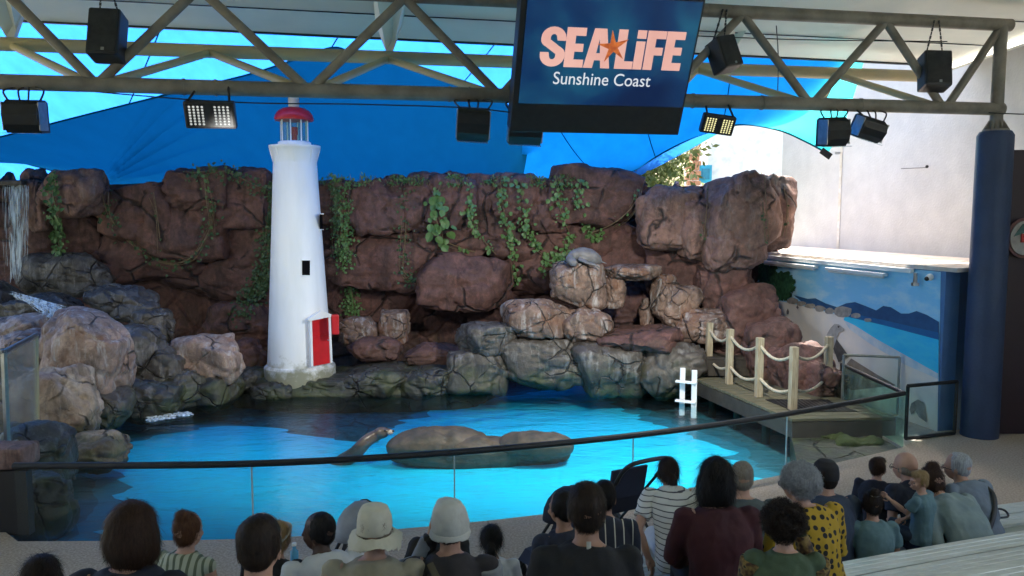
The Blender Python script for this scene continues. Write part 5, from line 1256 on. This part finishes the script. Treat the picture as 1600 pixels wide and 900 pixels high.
    put('body', fuse(b, .0075 if arms in ('face', 'faceright', 'down', 'wave') else vox, 3), SK[skin], t, Mw)
    # ---- shirt
    b = MB(); e = .014
    b.loft([[bend((math.cos(a) * (rx * w_ + e), math.sin(a) * (ry + e) - (.012 if z > .3 else 0), z)) for a in [k * math.pi / 10 for k in range(20)]] for z, rx, ry in ((-.0, .165, .125), (.06, .178, .135), (.16, .168, .128), (.28, .158, .115), (.40, .168, .115), (.49, .175, .108), (.55, .166, .094), (.592, .122, .080), (.618, .078, .070))])
    for i, sx in enumerate((-1, 1)):
        q = sh[i]; b.ell(q, (.066, .066, .062))
        if sleeve == 'long': b.tube([q - Vector((sx * .04, 0, 0)), q, q.lerp(el[i], .5), el[i], el[i].lerp(wr[i], .5), el[i].lerp(wr[i], .96)], [.062, .066, .060, .054, .050, .040], 12)
        elif sleeve == 'short': b.tube([q - Vector((sx * .04, 0, 0)), q, q.lerp(el[i], .35), q.lerp(el[i], .68)], [.062, .066, .064, .066], 12)
    if slc and sleeve != 'none':
        pass
    put('shirt', fuse(b, vox, 2, .022, 8.5, (1, 1, .7), seed), C[shirt], t, Mw)
    if slc:
        for i, sx in enumerate((-1, 1)):
            q = sh[i]; b = MB(); b.tube([q + Vector((sx * .01, 0, .0)), q.lerp(el[i], .5), el[i], el[i].lerp(wr[i], .5), el[i].lerp(wr[i], .9)], [.078, .068, .062, .056, .046], 12); put('sleeve', fuse(b, vox, 2, .010, 9, (1, 1, 1), seed + i), C[slc], t, Mw)
    # collar band
    b = MB(); nbk = [nb + Vector((math.cos(a) * .071, math.sin(a) * .069 - .004, -.018 + .012 * math.sin(a) * -1)) for a in [k * math.pi / 10 for k in range(21)]]; b.tube(nbk, .0085, 6); m_ = bpy.data.meshes.new('c'); 
    o_ = b.build('collar', C[shirt], None, True); o_.data.transform(Mw); o_.parent = t; o_.matrix_parent_inverse = (Matrix.Translation(org) @ Rz.to_4x4()).inverted()
    # ---- trousers and shoes
    if legs:
        drop = max(.30, .42) ; b = MB()
        b.ell((0, .0, .09), (.18 * w_, .13, .10))
        for sx in (-1, 1):
            kn = Vector((sx * .12, .44, .10)); an = Vector((sx * .12, .42, -.40 / s + .10))
            b.tube([(sx * .09, .02, .085), (sx * .11, .25, .10), kn, kn + Vector((0, .02, -.08)), an], [.088, .08, .066, .062, .050], 12)
        put('trousers', fuse(b, .014, 3, .010, 8, (1, 1, 1), seed + 9), C[pants], t, Mw)
        for sx in (-1, 1):
            a0 = Vector((sx * .12, .42, -.40 / s + .05)); b = MB(); b.tube([a0 + Vector((0, -.06, .0)), a0 + Vector((0, .02, .02)), a0 + Vector((0, .12, -.005)), a0 + Vector((0, .17, -.012))], [.04, .045, .042, .025], 10); put('shoe', fuse(b, .012, 2), C['cap'], t, Mw)
    # ---- hair
    b = MB(); E = lambda c, r: b.ell(H(c), r, hm)
    curl = 0; n = 500; ln = .05; amp = .006; frq = 24
    if hair in ('short', 'crop', 'bun', 'pony', 'curly', 'cap'):
        E((0, -.016, .132), (.083, .096, .090)); E((0, -.045, .085), (.074, .060, .080))
        for sx in (-1, 1): E((sx * .068, -.012, .105), (.017, .045, .06))
    if hair == 'crop': n = 700; ln = .02
    if hair == 'short': E((0, .045, .165), (.065, .05, .04)); n = 900; ln = .045
    if hair == 'bob':
        E((0, -.012, .135), (.094, .105, .098)); E((0, -.045, .06), (.102, .078, .115)); E((0, -.035, -.02), (.092, .06, .07))
        for sx in (-1, 1): E((sx * .075, .01, .03), (.034, .062, .10))
        n = 1100; ln = .10
    if hair == 'full':
        E((0, -.012, .135), (.096, .108, .10)); E((0, -.045, .07), (.104, .082, .11)); E((0, -.04, -.01), (.078, .05, .06))
        for sx in (-1, 1): E((sx * .078, .0, .05), (.03, .055, .09))
        n = 1200; ln = .07; curl = .0
    if hair == 'bun': E((0, -.05, .215), (.048, .046, .042)); n = 900; ln = .05; curl = .25; amp = .010
    if hair == 'topknot': pass
    if hair == 'pony':
        b.tube([H((0, -.085, .10)), H((0, -.13, .06)), H((0, -.13, -.05)), H((.01, -.11, -.17)), H((.01, -.10, -.24))], [.03, .036, .042, .034, .012], 10); n = 900; ln = .10
    if hair == 'curly':
        rg = random.Random(seed)
        for k in range(110):
            a = rg.uniform(0, 6.28); z = rg.uniform(-.35, 1); r_ = math.sqrt(1 - z * z); v = (r_ * math.cos(a) * .094, r_ * math.sin(a) * .104 - .02, .115 + z * .098)
            if v[1] > .06 and v[2] < .14: continue
            E(v, (.021, .021, .019))
        curl = .9; n = 2600; ln = .05; amp = .012; frq = 34
    if hair == 'rim':
        E((0, -.05, .06), (.072, .056, .05))
        for sx in (-1, 1): E((sx * .070, -.02, .075), (.014, .05, .04))
        n = 300; ln = .018
    if hair == 'none': pass
    if hair != 'none':
        hm_ = fuse(b, .009, 2, amp, frq, (1, 1, .35), seed); ho = put('hair', hm_, HR[hc], t, Mw)
        strands(hm_, HR[hc], t, n, ln * s, seed, curl)
        if hair == 'pony':
            b = MB(); b.ell(H((0, -.112, .085)), (.028, .018, .018), hm); put('hair_tie', fuse(b, .008, 1), C['band'], t, Mw)
        if hair == 'bun':
            b = MB(); b.tube([H((.036 * math.cos(a), -.045 + .036 * math.sin(a), .188)) for a in [k * math.pi / 8 for k in range(17)]], .008, 6); put('hair_tie', fuse(b, .006, 1), C['band'], t, Mw)
    # ---- hats
    def hring(r, ry, z, y=0, wob=0.0, sd_=0): return [H((math.cos(a) * r, math.sin(a) * ry + y, z + wob * math.sin(a * 3 + sd_) + wob * .5 * math.sin(a * 5 + 1))) for a in [k * math.pi / 14 for k in range(28)]]
    if hat == 'bucket':
        b = MB(); b.loft([hring(.092, .108, .09, -.01), hring(.092, .106, .13, -.01), hring(.086, .100, .185, -.01), hring(.072, .085, .222, -.01), hring(.04, .05, .236, -.01)]); put('crown', fuse(b, .007, 2, .010, 14, (1, 1, 1), seed), C['hat'], t, Mw)
        b = MB(); b.loft([hring(.090, .106, .10, -.01), hring(.13, .145, .062, -.01, .010), hring(.150, .165, .040, -.01, .022), hring(.152, .167, .032, -.01, .022), hring(.13, .145, .050, -.01, .010), hring(.088, .104, .085, -.01)], False); o = put('brim', fuse(b, .007, 2, .004, 20, (1, 1, 1), seed), C['hat'], t, Mw)
    if hat == 'soft':
        b = MB(); b.loft([hring(.098, .114, .058, -.012), hring(.100, .116, .085, -.012), hring(.098, .113, .13, -.014), hring(.086, .098, .190, -.016), hring(.062, .074, .232, -.016), hring(.03, .03, .244, -.016)]); put('crown', fuse(b, .007, 2, .014, 11, (1, 1, 1), seed), C['hat2'], t, Mw)
        b = MB(); b.loft([hring(.100, .116, .085, -.012), hring(.116, .132, .050, -.012, .004), hring(.112, .128, .044, -.012, .004), hring(.096, .110, .075, -.012)], False); put('brim', fuse(b, .007, 2), C['hat2'], t, Mw)
    if hat == 'cap':
        b = MB(); b.loft([hring(.084, .104, .085, -.012), hring(.086, .105, .13, -.012), hring(.078, .094, .185, -.012), hring(.05, .06, .22, -.012), hring(.012, .012, .228, -.012)]); put('crown', fuse(b, .007, 2), C['cap'], t, Mw)
        b = MB(); b.tube([H((0, .06, .10)), H((0, .13, .09)), H((0, .175, .08))], [.07, .075, .05], 12, True, .12); put('peak', fuse(b, .007, 1), C['cap'], t, Mw)
    if hat == 'band':
        b = MB(); b.tube([H((math.cos(a) * .092, math.sin(a) * .105 - .01, .12 + .05 * math.sin(a))) for a in [k * math.pi / 12 for k in range(25)]], .014, 6, True, .5); put('headband', fuse(b, .006, 1), C['band'], t, Mw)
    # ---- eyes and glasses
    for sx in (-1, 1):
        b = MB(); b.ell(H((sx * .031, .081, .074)), (.013, .010, .008), hm, 8, 6); o = b.build('eye', M['eye'], None, True); o.data.transform(Mw); o.parent = t; o.matrix_parent_inverse = (Matrix.Translation(org) @ Rz.to_4x4()).inverted()
    if glasses:
        zo, yo = (.074, .108) if glasses is True else (.15, .088)
        b = MB()
        for sx in (-1, 1):
            b.tube([H((sx * .033 + .026 * math.cos(a), yo, zo + .019 * math.sin(a))) for a in [k * math.pi / 8 for k in range(17)]], .003, 5); b.tube([H((sx * .058, yo, zo + .005)), H((sx * .080, .0, zo))], .0028, 5)
        b.tube([H((-.008, yo, zo)), H((.008, yo, zo))], .003, 5)
        o = b.build('spectacles', M['black'] if glasses is True else C['band'], None, True); o.data.transform(Mw); o.parent = t; o.matrix_parent_inverse = (Matrix.Translation(org) @ Rz.to_4x4()).inverted(); o['kind'] = 'stuff'
    return t, Mw, org, bend, H
M['eye'] = pm('eye', (.25, .22, .2), (.03, .02, .015), 60, .2)
def strap(t, Mw, org, yaw, pts, mat, w_=.016, name='strap'):
    b = MB(); b.tube(smooth_path([Vector(p) for p in pts], 5), w_, 8, True, .35); o = b.build(name, mat, None, True); o.data.transform(Mw); o.parent = t
    o.matrix_parent_inverse = (Matrix.Translation(org) @ Matrix.Rotation(yaw, 4, 'Z')).inverted(); return o
B3 = -.28                                  # most people turn a little left, to the pool
person('person with sleek dark hair, only the head top showing at the bottom left corner', 63, 872, 1, s=.86, lean=.1, yaw=.1, hair='bob', hc='dkbrown', shirt='navy')
person('person with full brown bob hair and dark navy jacket, large at the left', 204, 790, 2, s=.96, lean=.08, yaw=-.1, hair='full', hc='brown', shirt='navy', build=1.12)
person('woman with auburn bun and olive striped sleeveless top', 292, 803, 0, s=.98, lean=.15, yaw=-.25, hy=-.1, hair='bun', hc='auburn', shirt='olive', sleeve='none')
person('person in black with short dark cropped hair, large, left of the man in white', 404, 806, 2, s=.98, lean=.10, yaw=-.1, hair='crop', hc='dkbrown', shirt='black', build=1.1)
person('blond person with pale headband mostly hidden behind the cropped dark head', 432, 812, 0, s=.92, lean=.2, yaw=-.2, hy=-.3, hair='pony', hc='blond', shirt='black', hat='band')
person('man in white tee with short black hair looking left', 500, 802, 0, s=1.04, lean=.30, yaw=.55, hy=.75, skin='dark', hair='crop', hc='black', shirt='white', sleeve='short', pants='jeans', build=1.08)
person('person in cream bucket hat and beige shirt', 585, 790, 1, s=1.0, lean=.10, yaw=0, shirt='beige', hair='crop', hc='greyshort', hat='bucket', build=1.15)
t, Mw, o, bend, H = person('person in soft off white hat raising a hand to the face', 703, 783, 1, s=1.0, lean=.12, yaw=.05, shirt='grey', slc='ltgrey', hair='crop', hc='brown', hat='soft', arms='face', build=1.05)
strap(t, Mw, o, .05, [bend((-.10, -.115, .60)), bend((-.04, -.145, .50)), bend((.08, -.15, .32)), bend((.16, -.13, .16))], cloth('olive strap', (.10, .085, .05)), .022)
person('person in black bending forward in front of the soft off white hat', 690, 822, 0, d=5.9, s=.92, lean=.75, yaw=.0, hp=.5, hair='short', hc='black', shirt='black')
person('girl with black ponytail and pale top', 768, 818, 0, s=.80, lean=.10, yaw=.0, hair='pony', hc='black', shirt='white', sleeve='long')
person('boy in navy top with dark hair and jeans, left of the black tee', 880, 765, 1, s=.84, lean=.15, yaw=.35, hy=.3, skin='tan', hair='crop', hc='black', shirt='navy', pants='jeans')
t, Mw, o, bend, H = person('person in black tee with short dark hair and a neck label', 917, 756, 2, s=.97, lean=.10, yaw=.0, skin='tan', hair='short', hc='dkbrown', shirt='black', sleeve='short')
strap(t, Mw, o, 0, [bend((0, -.078, .645)), bend((0, -.083, .61))], cloth('label cloth', (.55, .53, .45)), .010, 'label_tag')
person('person in navy striped shirt partly hidden behind the black tee', 945, 752, 0, s=1.0, lean=.22, yaw=-.1, hair='short', hc='black', shirt='vstripes', sleeve='long')
t, Mw, o, bend, H = person('woman in white striped dress leaning forward off the bench', 1044, 714, None, d=6.35, s=1.02, lean=.55, yaw=.05, hp=.15, hair='pony', hc='dkbrown', shirt='stripes', sleeve='short', pants='white', arms='down', seat=.50, rise=0, legs=True)
person('woman with black bob and dark maroon jumper', 1120, 718, 1, s=1.06, lean=.10, yaw=.0, hair='bob', hc='black', shirt='maroon', build=1.0)
person('man with cropped grey brown hair in slate shirt beside the black bob', 1160, 722, 0, s=1.04, lean=.12, yaw=-.1, hair='crop', hc='greyshort', shirt='slate', build=1.15)
person('woman with curly grey hair and mustard polka dot top', 1250, 727, 1, s=.98, lean=.22, yaw=.35, hy=.25, hair='curly', hc='grey', shirt='spots', glasses=True, build=1.18)
person('man in dark cap and navy tee with sunglasses on the cap', 1291, 717, 0, s=1.04, lean=.12, yaw=.2, hy=.25, hair='crop', hc='dkbrown', shirt='navytee', sleeve='short', hat='cap', glasses='up', build=1.1)
person('child with curly brown hair in green vest and camouflage sleeves', 1226, 787, 2, s=.74, lean=.12, yaw=-.15, hy=-.3, hair='curly', hc='dkbrown', shirt='green', slc='camo', arms='faceright')
person('boy with brown hair in front of the girl in teal', 1370, 752, None, d=6.9, s=.74, lean=.2, yaw=-.6, hy=-.3, hair='short', hc='brown', shirt='navy', seat=.42)
person('girl in teal top with tied brown hair', 1364, 767, 0, s=.78, lean=.14, yaw=-.1, hair='bun', hc='dkbrown', shirt='teal', sleeve='short', pants='overalls')
person('bald man with glasses and dark navy top behind the bending woman', 1417, 708, 0, s=.98, lean=.42, yaw=.25, hy=.35, hair='rim', hc='greyshort', shirt='navy', sleeve='short', glasses=True, build=1.1)
person('blond toddler in dark overalls turning back with a raised hand', 1438, 745, None, d=6.15, s=.64, lean=.05, yaw=.7, hy=1.0, hair='short', hc='blond', shirt='teal', sleeve='short', pants='overalls', arms='wave', seat=.62)
person('woman with bun and green grey denim jacket bending over the toddler', 1452, 714, 0, d=6.45, s=1.04, lean=.62, yaw=.35, hp=.35, hair='bun', hc='brown', shirt='denim', pants='dkpants', build=1.1)
t, Mw, o, bend, H = person('grey haired man in glasses and blue grey shirt with shoulder strap', 1499, 708, 0, s=.98, lean=.38, yaw=.35, hy=.45, hair='crop', hc='grey', shirt='bluegrey', glasses=True, build=1.08)
strap(t, Mw, o, .35, [bend((.14, -.03, .60)), bend((.12, -.125, .50)), bend((.02, -.155, .36)), bend((-.12, -.14, .20))], M['black'], .02)

# ================================================================ STROLLERS AND BAGS
def stroller(label, c, rz, fab, canopy, s=1.0, hood=True, bar=True):
    t = empty('stroller', c, rz); tag(t, label, 'stroller'); Rm = rotz(rz); W = lambda *v: Vector(c) + Rm @ (Vector(v) * s)
    def tb(name, pts, r, mat, par=t, sm=True): b = MB(); b.tube(pts, r, 8); return b.build(name, mat, par, sm)
    if bar: tb('handle', smooth_path([W(-.22, -.30, .80), W(-.23, -.42, .95), W(-.16, -.50, 1.03), W(.16, -.50, 1.03), W(.23, -.42, .95), W(.22, -.30, .80)], 6), .020, M['black'])
    for sx in (-1, 1):
        tb('frame_tube', [W(sx * .22, -.30, .80), W(sx * .24, .32, .14)], .014, M['darkmetal']); tb('frame_tube', [W(sx * .23, .02, .45), W(sx * .24, -.34, .12)], .014, M['darkmetal'])
        for y in (-.36, .34):
            o = tb('wheel', [W(sx * .27 - .02, y, .12), W(sx * .27 + .02, y, .12)], .115, M['black']); tb('hub', [W(sx * .27 - .025, y, .12), W(sx * .27 + .025, y, .12)], .05, M['steel'], o)
    b = MB(); b.loft([[W(x, y0_ + dy, z) for x, dy in ((-.19, 0), (.19, 0), (.19, .03), (-.19, .03))] for y0_, z in ((-.22, .88), (-.16, .60), (-.06, .42), (.24, .40), (.34, .30))]); b.build('seat', C[fab], t)
    if hood:
        b = MB(); rings = []
        for k in range(9):
            a = math.pi * k / 8; rings.append([W(.21 * math.cos(q) * 1.0, -.16 + .34 * math.cos(a) * math.sin(q) * .9, .72 + .34 * math.sin(a) * math.sin(q)) for q in [math.pi * j / 10 for j in range(11)]])
        vs = [v for r_ in rings[:6] for v in r_]; b.add(vs, [(i * 11 + j, i * 11 + j + 1, (i + 1) * 11 + j + 1, (i + 1) * 11 + j) for i in range(5) for j in range(10)]); o = b.build('canopy', C[canopy], t, True)
        m = o.modifiers.new('t', 'SOLIDIFY'); m.thickness = .012
        tb('canopy_rib', rings[5], .010, M['black'])
    return t
q = P(522, 806, 6.0); stroller('grey canopied stroller in front of the man in white tee', (q.x + .05, 6.3, 0), 2.6, 'grey', 'ltgrey', .80, True, False)
q = P(972, 754, 6.9); stroller('black stroller with tall loop handle beside the striped dress', (q.x, 7.3, 0), .5, 'navy', 'cap', 1.02, False)
q = P(868, 806, 6.4); stroller('navy hooded stroller with white trim left of the boy in navy', (q.x + .02, 6.7, 0), 2.2, 'navy', 'navy', .80, True, False)
bt = G(964 * 0 + 462, 880, .62); bo = empty('bottle', P(460, 868, 5.6)); tag(bo, 'small clear blue bottle beside the man in white tee', 'bottle')
q = bo.location; b = MB(); b.tube([q - UP * .08, q - UP * .075, q + UP * .03, q + UP * .05, q + UP * .075], [.028, .03, .03, .014, .014], 12); b.build('flask', pm('blue bottle', (.12, .42, .68), None, 5, .2), bo, True)
b = MB(); b.tube([q + UP * .075, q + UP * .095], .017, 10); b.build('cap', M['white'], bo, True)
bg = G(1549, 812, .43); t = empty('handbag', bg); tag(t, 'small black bag with loop handle lying on the front bench', 'bag')
b = MB(); b.box(bg + Vector((-.12, 0, .05)), (.26, .14, .10), rotz(.3), .03); b.build('pouch', M['black'], t)
b = MB(); b.tube(smooth_path([bg + Vector(v) for v in ((-.02, 0, .03), (.08, .05, .08), (.16, .06, .06), (.15, 0, .03), (.05, -.03, .03), (-.02, -.03, .03))], 6), .010, 8); b.build('loop_handle', M['black'], t, True)
bpy.data.scenes.remove(TS)
